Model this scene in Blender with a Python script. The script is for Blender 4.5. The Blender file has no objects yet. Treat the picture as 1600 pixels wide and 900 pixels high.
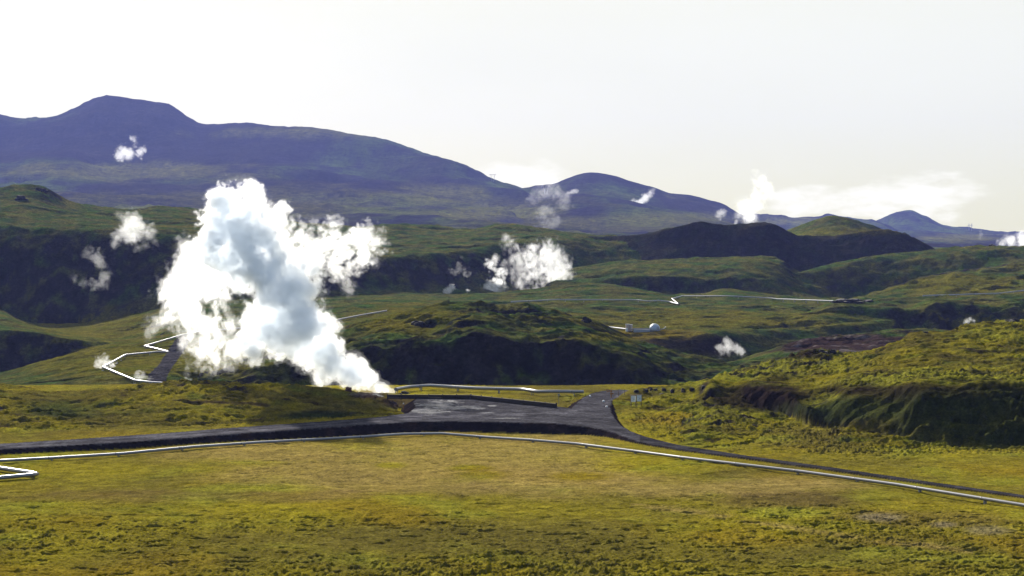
import bpy, bmesh, math, random
import numpy as np
from mathutils import Vector, Matrix

scene = bpy.context.scene
C = scene.collection
random.seed(7)
rng = np.random.default_rng(11)

# ------------------------------------------------------------------ camera
F = 2462.0                       # focal length in photo pixels (1600 wide)
CAMZ = 25.0
PITCH = math.atan(50.0 / F)      # horizon sits 50 px above the middle
cam = bpy.data.cameras.new('camera')
cam.sensor_width = 36.0
cam.lens = F / 1600.0 * 36.0
cam.clip_start = 1.0
cam.clip_end = 30000.0
camo = bpy.data.objects.new('camera', cam)
camo.location = (0, 0, CAMZ)
camo.rotation_euler = (math.pi / 2 - PITCH, 0, 0)
C.objects.link(camo)
scene.camera = camo

# ------------------------------------------------------------------ light
SUN_EL = math.radians(23.5)
SUN_AZ = math.radians(-20.0)     # measured from +Y, negative = left of the view
scene.view_settings.view_transform = 'Standard'
scene.view_settings.look = 'None'
scene.view_settings.gamma = 1.0
scene.view_settings.exposure = 1.33

world = bpy.data.worlds.new('World')
scene.world = world
world.use_nodes = True
wt = world.node_tree
wt.nodes.clear()

def nd(t, kind, **kw):
    n = t.nodes.new(kind)
    for k, v in kw.items():
        setattr(n, k, v)
    return n

def mathn(t, op, a=None, b=None, clamp=False):
    n = nd(t, 'ShaderNodeMath', operation=op, use_clamp=clamp)
    for i, v in enumerate((a, b)):
        if v is None:
            continue
        if isinstance(v, (int, float)):
            n.inputs[i].default_value = v
        else:
            t.links.new(v, n.inputs[i])
    return n.outputs[0]

def mixc(t, fac, a, b, mode='MIX'):
    n = nd(t, 'ShaderNodeMix', data_type='RGBA', blend_type=mode)
    for s, v in ((n.inputs[0], fac), (n.inputs[6], a), (n.inputs[7], b)):
        if isinstance(v, (int, float)):
            s.default_value = v
        elif isinstance(v, tuple):
            s.default_value = (*v, 1)
        else:
            t.links.new(v, s)
    return n.outputs[2]

sky = nd(wt, 'ShaderNodeTexSky', sky_type='NISHITA', sun_disc=False, sun_elevation=SUN_EL,
         sun_rotation=SUN_AZ, altitude=100.0, air_density=1.0, dust_density=1.6, ozone_density=2.0)
skyc = mixc(wt, 1.0, sky.outputs[0], (0.16, 0.16, 0.16), 'MULTIPLY')
# thin veil of high cloud and a low bank of cumulus, both by sky direction
geo = nd(wt, 'ShaderNodeTexCoord')
sep = nd(wt, 'ShaderNodeSeparateXYZ')
wt.links.new(geo.outputs['Generated'], sep.inputs[0])
elev = sep.outputs[2]
mp = nd(wt, 'ShaderNodeMapping')
mp.inputs['Scale'].default_value = (26.0, 26.0, 75.0)
mp.inputs['Location'].default_value = (3.1, 1.7, 0.4)
wt.links.new(geo.outputs['Generated'], mp.inputs[0])
cn = nd(wt, 'ShaderNodeTexNoise')
cn.inputs['Scale'].default_value = 1.0
cn.inputs['Detail'].default_value = 7.0
cn.inputs['Roughness'].default_value = 0.55
wt.links.new(mp.outputs[0], cn.inputs['Vector'])
def ramp(t, x, a, b):
    n = nd(t, 'ShaderNodeMapRange', interpolation_type='SMOOTHSTEP', clamp=True)
    n.inputs[1].default_value = a
    n.inputs[2].default_value = b
    t.links.new(x, n.inputs[0])
    return n.outputs[0]
# cumulus bank: a few flat-based heaps low over the horizon, given by bearing and elevation
az = mathn(wt, 'DIVIDE', sep.outputs[0], mathn(wt, 'MAXIMUM', sep.outputs[1], 0.05))
low = None
for a0, e0, w_, h_ in ((0.245, 0.034, 0.085, 0.015), (0.010, 0.050, 0.040, 0.012), (-0.55, 0.05, 0.2, 0.02), (0.75, 0.04, 0.25, 0.02), (-0.37, 0.145, 0.05, 0.004), (1.6, 0.06, 0.5, 0.03), (-1.5, 0.06, 0.5, 0.03)):
    da = mathn(wt, 'POWER', mathn(wt, 'ABSOLUTE', mathn(wt, 'DIVIDE', mathn(wt, 'SUBTRACT', az, a0), w_)), 2.0)
    de_ = mathn(wt, 'POWER', mathn(wt, 'ABSOLUTE', mathn(wt, 'DIVIDE', mathn(wt, 'SUBTRACT', elev, e0), h_)), 2.0)
    f_ = mathn(wt, 'SUBTRACT', 1.0, mathn(wt, 'ADD', da, de_))
    low = f_ if low is None else mathn(wt, 'MAXIMUM', low, f_)
low = mathn(wt, 'ADD', low, mathn(wt, 'MULTIPLY', mathn(wt, 'SUBTRACT', cn.outputs[0], 0.5), 4.2))
low = mathn(wt, 'MULTIPLY', ramp(wt, low, 0.0, 1.1), 0.85)
mp2 = nd(wt, 'ShaderNodeMapping')
mp2.inputs['Scale'].default_value = (2.0, 2.0, 7.0)
wt.links.new(geo.outputs['Generated'], mp2.inputs[0])
vn = nd(wt, 'ShaderNodeTexNoise')
vn.inputs['Scale'].default_value = 1.6
vn.inputs['Detail'].default_value = 5.0
wt.links.new(mp2.outputs[0], vn.inputs['Vector'])
# the veil is thick on the sun's side of the sky and thins out away from it
dotn = nd(wt, 'ShaderNodeVectorMath', operation='DOT_PRODUCT')
wt.links.new(geo.outputs['Generated'], dotn.inputs[0])
dotn.inputs[1].default_value = (math.sin(SUN_AZ) * math.cos(SUN_EL), math.cos(SUN_AZ) * math.cos(SUN_EL), math.sin(SUN_EL))
thick = ramp(wt, dotn.outputs['Value'], 0.2, 0.64)
veil = mathn(wt, 'MULTIPLY', thick, mathn(wt, 'ADD', mathn(wt, 'MULTIPLY', vn.outputs[0], 0.10), 0.90, clamp=True))
VEIL = (0.97, 0.98, 0.90)
hz = ramp(wt, elev, 0.14, 0.0)
veilc = mixc(wt, hz, (0.95, 0.945, 0.77), (0.885, 0.855, 0.46))
c1 = mixc(wt, veil, skyc, veilc)
c2 = mixc(wt, mathn(wt, 'MULTIPLY', low, thick), c1, (1.22, 1.18, 0.92))
bg = nd(wt, 'ShaderNodeBackground')
wt.links.new(c2, bg.inputs[0])
bg.inputs[1].default_value = 0.40
wo = nd(wt, 'ShaderNodeOutputWorld')
wt.links.new(bg.outputs[0], wo.inputs[0])

sun = bpy.data.lights.new('sun', 'SUN')
sun.energy = 5.0
sun.angle = math.radians(0.5)
sun.color = (1.0, 0.945, 0.85)
suno = bpy.data.objects.new('sun', sun)
sd = Vector((math.sin(SUN_AZ) * math.cos(SUN_EL), math.cos(SUN_AZ) * math.cos(SUN_EL), math.sin(SUN_EL)))
suno.rotation_euler = sd.to_track_quat('Z', 'Y').to_euler()
suno.location = (-400, 900, 800)
C.objects.link(suno)

cy = scene.cycles
cy.use_denoising = True
cy.denoiser = 'OPENIMAGEDENOISE'
cy.denoising_input_passes = 'RGB_ALBEDO_NORMAL'
cy.denoising_prefilter = 'ACCURATE'
cy.max_bounces = 26
cy.diffuse_bounces = 3
cy.glossy_bounces = 2
cy.volume_bounces = 24
cy.transparent_max_bounces = 64
cy.sample_clamp_indirect = 8.0

HAZE = True
STEAM = True

# ------------------------------------------------------------------ helpers
def zpix(py, Y):
    v = (450.0 - np.asarray(py, float)) / F
    return CAMZ + Y * (-math.sin(PITCH) + v * math.cos(PITCH)) / (math.cos(PITCH) + v * math.sin(PITCH))

def upix(px, py):
    v = (450.0 - np.asarray(py, float)) / F
    return (np.asarray(px, float) - 800.0) / F / (math.cos(PITCH) + v * math.sin(PITCH))

def project(X, Y, Z):
    dz = Z - CAMZ
    w = Y * math.cos(PITCH) - dz * math.sin(PITCH)
    v = (Y * math.sin(PITCH) + dz * math.cos(PITCH)) / w
    return 800.0 + F * X / w, 450.0 - F * v

def at(px, py, Y):
    return Vector((float(upix(px, py)) * Y, Y, float(zpix(py, Y))))

def ground_at(px, py, z=0.0):
    v = (450.0 - py) / F
    s = (-math.sin(PITCH) + v * math.cos(PITCH)) / (math.cos(PITCH) + v * math.sin(PITCH))
    Y = (z - CAMZ) / s
    return Vector((float(upix(px, py)) * Y, Y, z))

_perm = rng.permutation(256).astype(np.int32)
_perm = np.concatenate([_perm, _perm, _perm])
_ang = rng.random(256) * 2 * math.pi
_g2 = np.stack([np.cos(_ang), np.sin(_ang)], 1).astype(np.float32)
_g3 = rng.normal(size=(256, 3))
_g3 = (_g3 / np.linalg.norm(_g3, axis=1)[:, None]).astype(np.float32)

def perlin2(x, y, seed=0):
    x = np.asarray(x, np.float32) + seed * 17.37
    y = np.asarray(y, np.float32) + seed * 9.71
    xf, yf = np.floor(x), np.floor(y)
    xi, yi = xf.astype(np.int32) & 255, yf.astype(np.int32) & 255
    fx, fy = x - xf, y - yf
    u = fx * fx * fx * (fx * (fx * 6 - 15) + 10)
    v = fy * fy * fy * (fy * (fy * 6 - 15) + 10)
    a, b = _perm[xi], _perm[xi + 1]
    def g(h, dx, dy):
        q = _g2[h]
        return q[..., 0] * dx + q[..., 1] * dy
    n00 = g(_perm[a + yi], fx, fy)
    n10 = g(_perm[b + yi], fx - 1, fy)
    n01 = g(_perm[a + yi + 1], fx, fy - 1)
    n11 = g(_perm[b + yi + 1], fx - 1, fy - 1)
    p = n00 + u * (n10 - n00)
    q = n01 + u * (n11 - n01)
    return (p + v * (q - p)) * 1.5

def fbm2(x, y, octs=4, seed=0, gain=0.5, billow=False):
    s, a, t = 0.0, 1.0, 0.0
    for i in range(octs):
        n = perlin2(x, y, seed + i * 3.3)
        if billow:
            n = np.abs(n) * 2 - 0.55
        s = s + a * n
        t += a
        a *= gain
        x, y = x * 2.03 + 0.31, y * 2.03 - 0.17
    return s / t

def perlin3(x, y, z, seed=0):
    x, y, z = x + seed * 7.3, y + seed * 3.9, z + seed * 5.7
    xf, yf, zf = np.floor(x), np.floor(y), np.floor(z)
    xi, yi, zi = (xf.astype(np.int32) & 255), (yf.astype(np.int32) & 255), (zf.astype(np.int32) & 255)
    fx, fy, fz = x - xf, y - yf, z - zf
    u = fx * fx * (3 - 2 * fx)
    v = fy * fy * (3 - 2 * fy)
    w = fz * fz * (3 - 2 * fz)
    def g(i, j, k):
        q = _g3[_perm[_perm[_perm[xi + i] + yi + j] + zi + k]]
        return q[..., 0] * (fx - i) + q[..., 1] * (fy - j) + q[..., 2] * (fz - k)
    def lx(j, k):
        a = g(0, j, k)
        return a + u * (g(1, j, k) - a)
    def ly(k):
        a = lx(0, k)
        return a + v * (lx(1, k) - a)
    a = ly(0)
    return (a + w * (ly(1) - a)) * 1.6

def sstep(a, b, x):
    t = np.clip((x - a) / (b - a), 0, 1)
    return t * t * (3 - 2 * t)

def pchip(xk, yk, x):
    xk, yk = np.asarray(xk, float), np.asarray(yk, float)
    if len(xk) == 1:
        return np.full(np.shape(x), yk[0])
    h = np.diff(xk)
    d = np.diff(yk) / h
    m = np.zeros_like(yk)
    if len(xk) > 2:
        s = d[:-1] * d[1:]
        w1, w2 = 2 * h[1:] + h[:-1], h[1:] + 2 * h[:-1]
        with np.errstate(divide='ignore', invalid='ignore'):
            mm = (w1 + w2) / (w1 / d[:-1] + w2 / d[1:])
        m[1:-1] = np.where(s > 0, mm, 0)
    m[0], m[-1] = d[0], d[-1]
    xc = np.clip(x, xk[0], xk[-1])
    i = np.clip(np.searchsorted(xk, xc) - 1, 0, len(h) - 1)
    t = (xc - xk[i]) / h[i]
    return ((1 + 2 * t) * (1 - t) ** 2 * yk[i] + t * (1 - t) ** 2 * h[i] * m[i]
            + t * t * (3 - 2 * t) * yk[i + 1] + t * t * (t - 1) * h[i] * m[i + 1])

# ------------------------------------------------------------------ the lie of the land
# Every hill is a loft through rails that run across the view: foot, ledges, crest, back slope.
# A rail point is (px, py, distance) as read off the photograph, or (px, None, distance, height).
class Hill:
    def __init__(self, name, rails, ease=None, warp=(0, 1), lump=(0, 1), hum=(0, 1), front=0.35, rear=0.4, tone=0):
        self.name, self.warp, self.lump, self.hum = name, warp, lump, hum
        self.front, self.rear, self.tone = front, rear, tone
        self.rails = []
        for r in rails:
            us, Ys, zs = [], [], []
            for p in r:
                Y = float(p[2])
                if p[1] is None:
                    z, u = float(p[3]), (p[0] - 800) / F
                else:
                    z, u = float(zpix(p[1], Y)), float(upix(p[0], p[1]))
                us.append(u); Ys.append(Y); zs.append(z)
            self.rails.append((us, Ys, zs))
        self.ease = ease or ['s'] * (len(rails) - 1)

    def height(self, u, Y):
        n, s = self.warp
        if n:
            X = u * Y
            sy = s * (0.4 if self.tone == 2 else 1.0)
            w1 = fbm2(X / s, Y / sy, 5, seed=len(self.name), gain=0.62)
            w2 = fbm2(X / s + 5.2, Y / s + 1.3, 3, seed=len(self.name) + 2)
            Y = Y + n * w1
            u = u + (0.5 if n < 20 else 0.12) * n * w2 / np.maximum(Y, 60)
        YR = [pchip(us, Ys, u) for us, Ys, zs in self.rails]
        ZR = [pchip(us, zs, u) for us, Ys, zs in self.rails]
        z = ZR[0] - (YR[0] - Y) * self.front
        for k in range(len(YR) - 1):
            t = np.clip((Y - YR[k]) / np.maximum(YR[k + 1] - YR[k], 0.5), 0, 1)
            e = self.ease[k]
            if e == 's':
                t2 = t * t * (3 - 2 * t) * 0.6 + t * 0.4
            elif e == 'o':
                t2 = 1 - (1 - t) ** 1.8
            elif e == 'i':
                t2 = t ** 1.7
            else:
                t2 = t
            z = np.where(Y >= YR[k], ZR[k] + (ZR[k + 1] - ZR[k]) * t2, z)
        z = np.where(Y > YR[-1], ZR[-1] - (Y - YR[-1]) * self.rear, z)
        return z

def flat(pts, Y, z):
    return [(p, None, Y, z) for p in pts]

HILLS = [
    Hill('moss_mound', [
        [(-400, 668, 228), (0, 668, 228), (250, 665, 231), (400, 660, 236), (533, 652, 243), (600, 648, 246), (650, 646, 248)],
        [(-400, 588, 268), (-60, 598, 268), (0, 602, 268), (40, 605, 268), (75, 610, 268), (110, 612, 268), (140, 610, 268), (200, 605, 268),
         (260, 600, 268), (300, 597, 268), (350, 597, 268), (420, 601, 268), (480, 606, 268), (540, 611, 266), (580, 617, 264), (610, 628, 262),
         (640, 646, 258), (670, 660, 255)],
        [(-400, None, 310, -9), (500, None, 308, -9), (670, None, 290, -4)]],
        ease=['o', 's'], warp=(5, 26), lump=(0.8, 9), hum=(0.62, 1.25), tone=1),
    Hill('moss_hill', [
        [(900, 642, 250), (940, 645, 252), (975, 668, 230), (1010, 684, 217), (1070, 698, 206), (1133, 703, 203), (1200, 705, 202), (1400, 708, 200), (2000, 708, 200)],
        [(900, 630, 262), (960, 640, 255), (1000, 645, 254), (1066, 646, 250), (1110, 621, 266.5), (1133, 621, 267), (1215, 645, 250.5), (1280, 667, 230.5),
         (1330, 674, 222), (1390, 682, 216.5), (1440, 689, 211.5), (1600, 693, 208.5), (2000, 693, 208.5)],
        [(900, 622, 270), (960, 625, 266), (1000, 630, 264), (1066, 620, 270), (1110, 596, 271), (1133, 597, 273), (1215, 610, 257.5), (1280, 641, 235),
         (1330, 612, 237), (1390, 604, 234), (1440, 600, 226), (1600, 598, 226), (2000, 594, 227)],
        [(900, 622, 275), (960, 620, 272), (1000, 618, 275), (1066, 608, 280), (1110, 594, 285), (1133, 591, 286), (1215, 584, 284), (1280, 592, 274),
         (1330, 585, 268), (1350, 580, 266), (1450, 572, 268), (1600, 565, 275), (2000, 560, 280)],
        [(900, 624, 285), (930, 620, 285), (960, 614, 285), (990, 608, 285), (1050, 603, 287), (1106, 593, 290), (1133, 583, 295), (1179, 572, 300),
         (1210, 563, 302), (1233, 556, 304), (1253, 549, 305), (1285, 548, 305), (1305, 551, 306), (1343, 550, 308), (1383, 537, 312), (1416, 526, 316),
         (1440, 518, 318), (1483, 517, 320), (1516, 507, 326), (1566, 501, 332), (1600, 499, 335), (2000, 480, 350)],
        [(900, None, 320, -9), (1100, None, 335, -8), (1600, None, 385, -6), (2000, None, 400, -4)]],
        ease=['s', 'o', 's', 'l', 's'], warp=(5, 15), lump=(0.95, 7), hum=(0.62, 1.0), tone=2),
    Hill('grassy_slope', [
        flat((-400, 0, 700), 348, -10.5),
        [(-400, 612, 400), (0, 604, 400), (100, 596, 400), (170, 586, 405), (240, 585, 405), (320, 575, 420), (420, 560, 450), (600, 540, 480)],
        [(-400, 610, 515), (-60, 595, 515), (0, 582, 515), (60, 565, 518), (100, 554, 520), (150, 541, 528), (200, 531, 540), (250, 523, 556), (290, 513, 575),
         (340, 502, 600), (420, 490, 620), (500, 480, 640), (600, 472, 660), (700, 468, 680)],
        [(-400, None, 540, -20), (0, None, 540, -19), (100, None, 545, -17), (150, None, 555, -14), (220, None, 575, -8), (290, None, 620, -1), (420, None, 660, 3), (700, None, 720, 4)]],
        ease=['s', 'l', 's'], warp=(6, 60), lump=(0.5, 30), hum=(0.55, 6), tone=3),
    Hill('grassy_terrace', [
        [(-400, None, 582, -20), (0, None, 582, -18.5), (100, None, 584, -16), (150, None, 588, -13), (220, None, 594, -9), (300, None, 600, -3), (420, None, 640, 0), (600, None, 700, 2)],
        [(-400, 512, 600), (0, 515, 600), (50, 518, 600), (100, 527, 600), (150, 534, 602), (190, 537, 606), (240, 527, 612), (290, 512, 620), (420, 488, 670), (600, 468, 730)],
        [(-400, 470, 722), (0, 484, 722), (40, 502, 720), (80, 511, 718), (130, 508, 718), (180, 499, 718), (230, 487, 722), (290, 475, 728), (400, 467, 745), (600, 462, 790), (680, 461, 820)],
        flat((-400, 700), 800, -10)],
        ease=['l', 's', 's'], warp=(5, 45), lump=(0.5, 35), hum=(0.55, 7), tone=3),
    Hill('rocky_hill', [
        [(200, 620, 378), (260, 617, 380), (370, 613, 381), (600, 615, 386), (900, 619, 386), (1000, 611, 386), (1080, 600, 392), (1160, 584, 405), (1240, 600, 405)],
        [(200, 618, 384), (260, 610, 386), (330, 592, 391), (380, 578, 396), (450, 563, 399), (540, 548, 398), (620, 545, 398), (680, 539, 399), (720, 527, 400), (745, 521, 400),
         (790, 530, 400), (850, 536, 400), (900, 533, 401), (950, 543, 401), (1000, 558, 401), (1040, 574, 402), (1080, 586, 406), (1160, 580, 411), (1240, 598, 411)],
        [(200, 612, 400), (330, 583, 405), (450, 548, 415), (540, 532, 422), (620, 522, 424), (680, 514, 424), (745, 502, 424), (800, 510, 424), (850, 516, 424), (900, 520, 422), (950, 532, 420), (1000, 549, 420), (1060, 566, 420), (1160, 579, 418), (1240, 597, 416)],
        [(200, 610, 410), (260, 600, 412), (330, 578, 430), (380, 565, 440), (430, 545, 450), (480, 525, 460), (530, 512, 465), (600, 495, 470), (640, 487, 470), (680, 480, 472),
         (720, 475, 475), (760, 472, 475), (800, 474, 475), (830, 477, 475), (870, 485, 472), (900, 494, 470), (920, 501, 468), (945, 513, 465), (970, 523, 462),
         (1000, 532, 460), (1040, 544, 455), (1080, 556, 450), (1120, 566, 445), (1160, 577, 440), (1240, 596, 430)],
        [(200, None, 450, -11), (500, None, 520, -4), (800, None, 530, -6), (1240, None, 490, -12)]],
        ease=['l', 's', 'l', 's'], warp=(5, 24), lump=(2.2, 16), hum=(1.5, 5), tone=4),
    Hill('mud_bank', [
        flat((1040, 1800), 430, -12),
        [(1040, 600, 450), (1120, 580, 455), (1160, 568, 470), (1200, 556, 480), (1250, 547, 485), (1300, 544, 485), (1350, 540, 490), (1440, 530, 500), (1800, 540, 500)],
        [(1040, 592, 470), (1120, 574, 480), (1160, 561, 490), (1200, 547, 500), (1250, 534, 508), (1300, 527, 515), (1350, 519, 525), (1400, 514, 530), (1440, 514, 532), (1500, 516, 535), (1800, 530, 535)],
        [(1040, None, 500, -13), (1200, None, 535, -10), (1800, None, 560, -8)]],
        ease=['s', 'l', 's'], warp=(7, 30), lump=(1.2, 14), hum=(0.9, 5), tone=5),
    Hill('pipeline_plateau', [
        [(350, None, 560, -4), (500, None, 560, -4), (800, 562, 540), (900, 560, 545), (1000, 552, 560), (1050, 556, 566), (1100, 560, 572), (1140, 558, 578), (1180, 549, 590), (1230, 536, 608), (1300, 528, 618), (1400, 520, 640)],
        [(350, 510, 600), (500, 500, 610), (600, 505, 590), (800, 535, 570), (900, 540, 570), (960, 538, 572), (1020, 530, 580), (1060, 524, 588), (1100, 521, 592), (1140, 518, 604), (1180, 516, 618), (1230, 514, 626), (1300, 508, 632), (1400, 500, 660)],
        [(350, 482, 700), (600, 485, 690), (800, 500, 640), (900, 512, 620), (1000, 514, 618), (1060, 510, 625), (1140, 502, 640), (1230, 500, 645), (1300, 490, 660), (1400, 482, 690)],
        [(350, 472, 745), (600, 469, 740), (800, 471, 730), (900, 470, 728), (1050, 471, 728), (1200, 471, 730), (1310, 471, 730), (1400, 470, 730)],
        [(350, 468, 800), (480, 464, 800), (560, 461, 800), (620, 459, 810), (700, 458, 815), (780, 458, 818), (830, 452, 824), (880, 445, 830), (920, 441, 832), (945, 442, 832),
         (1000, 451, 824), (1060, 461, 812), (1100, 459, 812), (1133, 450, 818), (1170, 455, 818), (1230, 461, 806), (1300, 468, 790), (1400, 476, 770)],
        [(350, None, 825, -2), (800, None, 845, 0), (1000, None, 838, 2), (1400, None, 830, 0)]],
        ease=['s', 's', 'l', 's', 's'], warp=(9, 70), lump=(1.2, 36), hum=(1.0, 8), tone=3),
    Hill('gully_wall', [
        [(1200, None, 640, -10), (1310, 522, 648), (1400, 524, 650), (1500, 518, 650), (1600, 512, 650), (1800, 512, 650)],
        [(1200, 510, 655), (1310, 482, 664), (1370, 484, 664), (1420, 486, 668), (1470, 474, 672), (1540, 476, 676), (1600, 474, 676), (1800, 470, 676)],
        [(1200, 490, 700), (1310, 473, 715), (1450, 466, 715), (1600, 457, 725), (1800, 452, 725)],
        [(1200, 500, 740), (1300, 480, 750), (1330, 466, 760), (1360, 457, 770), (1400, 447, 790), (1440, 431, 810), (1470, 423, 820), (1490, 420, 822), (1525, 420, 830), (1542, 410, 848), (1600, 407, 852), (1800, 405, 855)],
        [(1200, None, 800, 0), (1330, None, 800, 0), (1800, None, 885, 6)]],
        ease=['l', 'l', 's', 's'], warp=(11, 32), lump=(2.2, 22), hum=(1.2, 7), tone=6),
    Hill('low_ridge', [
        [(860, 452, 830), (930, 455, 838), (1000, 457, 840), (1100, 457, 841), (1160, 452, 842), (1240, 462, 842), (1300, 470, 850)],
        [(860, 448, 838), (930, 442, 848), (965, 434, 851), (1050, 432, 851), (1100, 435, 851), (1155, 434, 851), (1200, 440, 855), (1240, 456, 855), (1300, 465, 870)],
        [(860, 430, 925), (900, 418, 930), (950, 411, 932), (1000, 406, 936), (1080, 404, 940), (1180, 400, 940), (1220, 407, 934), (1245, 423, 924), (1300, 445, 905)],
        flat((860, 1300), 985, 8)],
        ease=['l', 'o', 's'], warp=(8, 50), lump=(1.4, 30), hum=(1.2, 9), tone=6),
    Hill('shaded_ridge', [
        [(1100, None, 868, 1), (1200, None, 868, 0), (1250, 462, 878), (1350, 458, 884), (1400, 448, 890), (1450, 430, 898), (1500, 420, 904), (1600, 412, 905), (1800, 410, 905)],
        [(1100, 450, 880), (1200, 442, 888), (1250, 438, 893), (1300, 425, 901), (1350, 418, 906), (1400, 409, 915), (1450, 402, 920), (1500, 397, 925), (1600, 395, 926), (1800, 393, 926)],
        [(1100, 440, 890), (1150, 437, 892), (1200, 432, 898), (1250, 424, 908), (1300, 411, 925), (1350, 402, 935), (1400, 396, 945), (1460, 389, 952), (1500, 385, 960), (1560, 382, 962), (1600, 383, 962), (1800, 380, 962)],
        flat((1100, 1800), 1060, 0)],
        ease=['l', 'o', 's'], warp=(8, 45), lump=(1.4, 26), hum=(1.2, 9), tone=6),
    Hill('crater_rim', [
        [(860, 430, 1010), (900, 422, 1000), (960, 414, 992), (1066, 408, 988), (1150, 404, 988), (1240, 418, 986), (1300, 426, 986), (1400, 416, 990), (1470, 398, 1010), (1560, 430, 1010)],
        [(860, 372, 1060), (900, 369, 1050), (960, 369, 1040), (1000, 367, 1034), (1030, 360, 1032), (1066, 352, 1032), (1096, 346, 1032), (1116, 350, 1032), (1140, 352, 1032), (1166, 347, 1032), (1196, 346, 1032),
         (1216, 352, 1032), (1235, 362, 1032), (1250, 367, 1032), (1306, 367, 1034), (1340, 361, 1034), (1373, 357, 1034), (1400, 362, 1034), (1426, 371, 1036), (1460, 390, 1040), (1480, 401, 1042), (1560, 440, 1042)],
        [(860, 390, 1120), (1250, 376, 1090), (1560, 440, 1120)]],
        ease=['l', 's'], warp=(9, 60), lump=(1.6, 30), hum=(1.2, 9), front=0.3, rear=0.35, tone=7),
    Hill('green_knoll', [
        flat((1100, 1600), 1085, 22),
        [(1100, 400, 1210), (1180, 374, 1210), (1230, 358, 1210), (1262, 346, 1210), (1295, 337, 1210), (1320, 339, 1210), (1345, 346, 1210), (1370, 355, 1210), (1420, 378, 1210), (1600, 420, 1210)],
        flat((1100, 1600), 1300, 10)],
        ease=['l', 's'], warp=(10, 60), lump=(1.2, 40), hum=(0.9, 11), tone=8),
    Hill('escarpment', [
        [(-400, 500, 738), (0, 502, 738), (60, 513, 735), (100, 511, 735), (200, 495, 737), (290, 478, 740), (400, 468, 760), (500, 463, 785), (600, 461, 815), (700, 459, 838), (800, 456, 868), (900, 446, 925), (1000, 430, 960)],
        [(-400, 345, 805), (0, 353, 805), (100, 357, 805), (200, 361, 805), (300, 366, 808), (400, 380, 815), (500, 392, 832), (560, 397, 848), (620, 400, 856), (680, 396, 874), (740, 388, 908), (800, 381, 940), (860, 375, 1000), (1000, 378, 1030)],
        [(-400, 325, 880), (0, 328, 880), (100, 337, 890), (300, 345, 900), (400, 362, 950), (560, 376, 1000), (700, 372, 1010), (860, 367, 1040), (1000, 377, 1050)],
        [(-400, 305, 985), (-60, 296, 985), (0, 292, 985), (30, 289, 985), (60, 291, 985), (80, 300, 988), (110, 314, 1000), (150, 322, 1020), (210, 325, 1040), (245, 321, 1040), (300, 328, 1050), (400, 340, 1080),
         (500, 350, 1100), (560, 353, 1110), (600, 349, 1110), (660, 351, 1120), (740, 356, 1130), (780, 349, 1130), (800, 350, 1130), (850, 358, 1120), (900, 364, 1110), (960, 370, 1095), (1000, 376, 1085)],
        flat((-400, 1000), 1230, 6)],
        ease=['s', 'l', 'l', 's'], warp=(11, 70), lump=(1.6, 40), hum=(1.4, 11), tone=9),
    Hill('far_mountain', [
        [(-600, 385, 1900), (300, 385, 1900), (900, 385, 1900), (1300, 392, 2000)],
        [(-600, 300, 3300), (0, 300, 3300), (300, 308, 3300), (600, 330, 3000), (800, 352, 2700), (1000, 372, 2500), (1300, 388, 2500)],
        [(-600, 250, 4450), (0, 240, 4450), (60, 237, 4330), (110, 236, 4280), (150, 247, 4250), (250, 258, 4250), (400, 252, 4250), (500, 260, 4250), (600, 282, 4000), (700, 312, 3700), (800, 334, 3400), (900, 355, 3200), (1300, 386, 3000)],
        [(-600, 160, 5000), (-100, 168, 5000), (0, 177, 5000), (20, 183, 5000), (40, 185, 5000), (75, 183, 5000), (100, 177, 5000), (130, 164, 5000), (155, 155, 5000), (170, 153, 5000), (200, 156, 5000), (250, 159, 5000),
         (270, 165, 5000), (290, 178, 5000), (310, 189, 5000), (330, 192, 4990), (380, 193, 4980), (430, 197, 4960), (490, 203, 4900), (530, 210, 4850), (590, 219, 4750), (640, 229, 4650), (680, 240, 4560), (710, 253, 4500),
         (740, 267, 4420), (770, 280, 4350), (790, 286, 4300), (815, 292, 4250), (850, 315, 4200), (900, 345, 4100), (1300, 385, 4000)],
        flat((-600, 1300), 6300, 0)],
        ease=['s', 's', 's', 's'], warp=(100, 560), lump=(20, 420), hum=(9, 120), tone=10),
    Hill('rounded_mountain', [
        flat((600, 1500), 2100, 30),
        [(600, 372, 2700), (900, 364, 2700), (1060, 362, 2700), (1200, 372, 2700), (1500, 385, 2700)],
        [(600, 350, 3600), (830, 318, 3800), (900, 306, 3900), (960, 310, 3900), (1040, 328, 3800), (1110, 340, 3700), (1200, 362, 3500), (1500, 385, 3500)],
        [(600, 330, 4400), (800, 296, 4400), (830, 291, 4400), (860, 288, 4400), (880, 282, 4400), (905, 274, 4400), (920, 272, 4400), (950, 275, 4400), (990, 285, 4400), (1020, 293, 4400), (1050, 303, 4400), (1080, 306, 4400),
         (1110, 314, 4400), (1130, 320, 4400), (1150, 332, 4400), (1200, 352, 4400), (1300, 375, 4400), (1500, 390, 4400)],
        flat((600, 1500), 5400, 10)],
        ease=['s', 's', 's', 's'], warp=(70, 420), lump=(12, 330), hum=(5, 85), tone=10),
    Hill('horizon_ridge', [
        flat((1000, 1900), 2400, 25),
        [(1000, 370, 4300), (1250, 366, 4300), (1400, 376, 4200), (1900, 384, 4200)],
        [(1000, 350, 5400), (1120, 342, 5400), (1190, 334, 5400), (1220, 334, 5400), (1240, 337, 5400), (1280, 337, 5400), (1292, 334, 5400), (1312, 338, 5400), (1340, 343, 5400), (1366, 346, 5400), (1420, 366, 5400), (1900, 390, 5400)],
        flat((1000, 1900), 6300, 20)],
        ease=['s', 's', 's'], warp=(60, 360), lump=(12, 260), hum=(9, 80), tone=10),
    Hill('pointed_mountain', [
        flat((1100, 1900), 2500, 20),
        [(1100, 385, 3600), (1480, 378, 3600), (1900, 378, 3600)],
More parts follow.
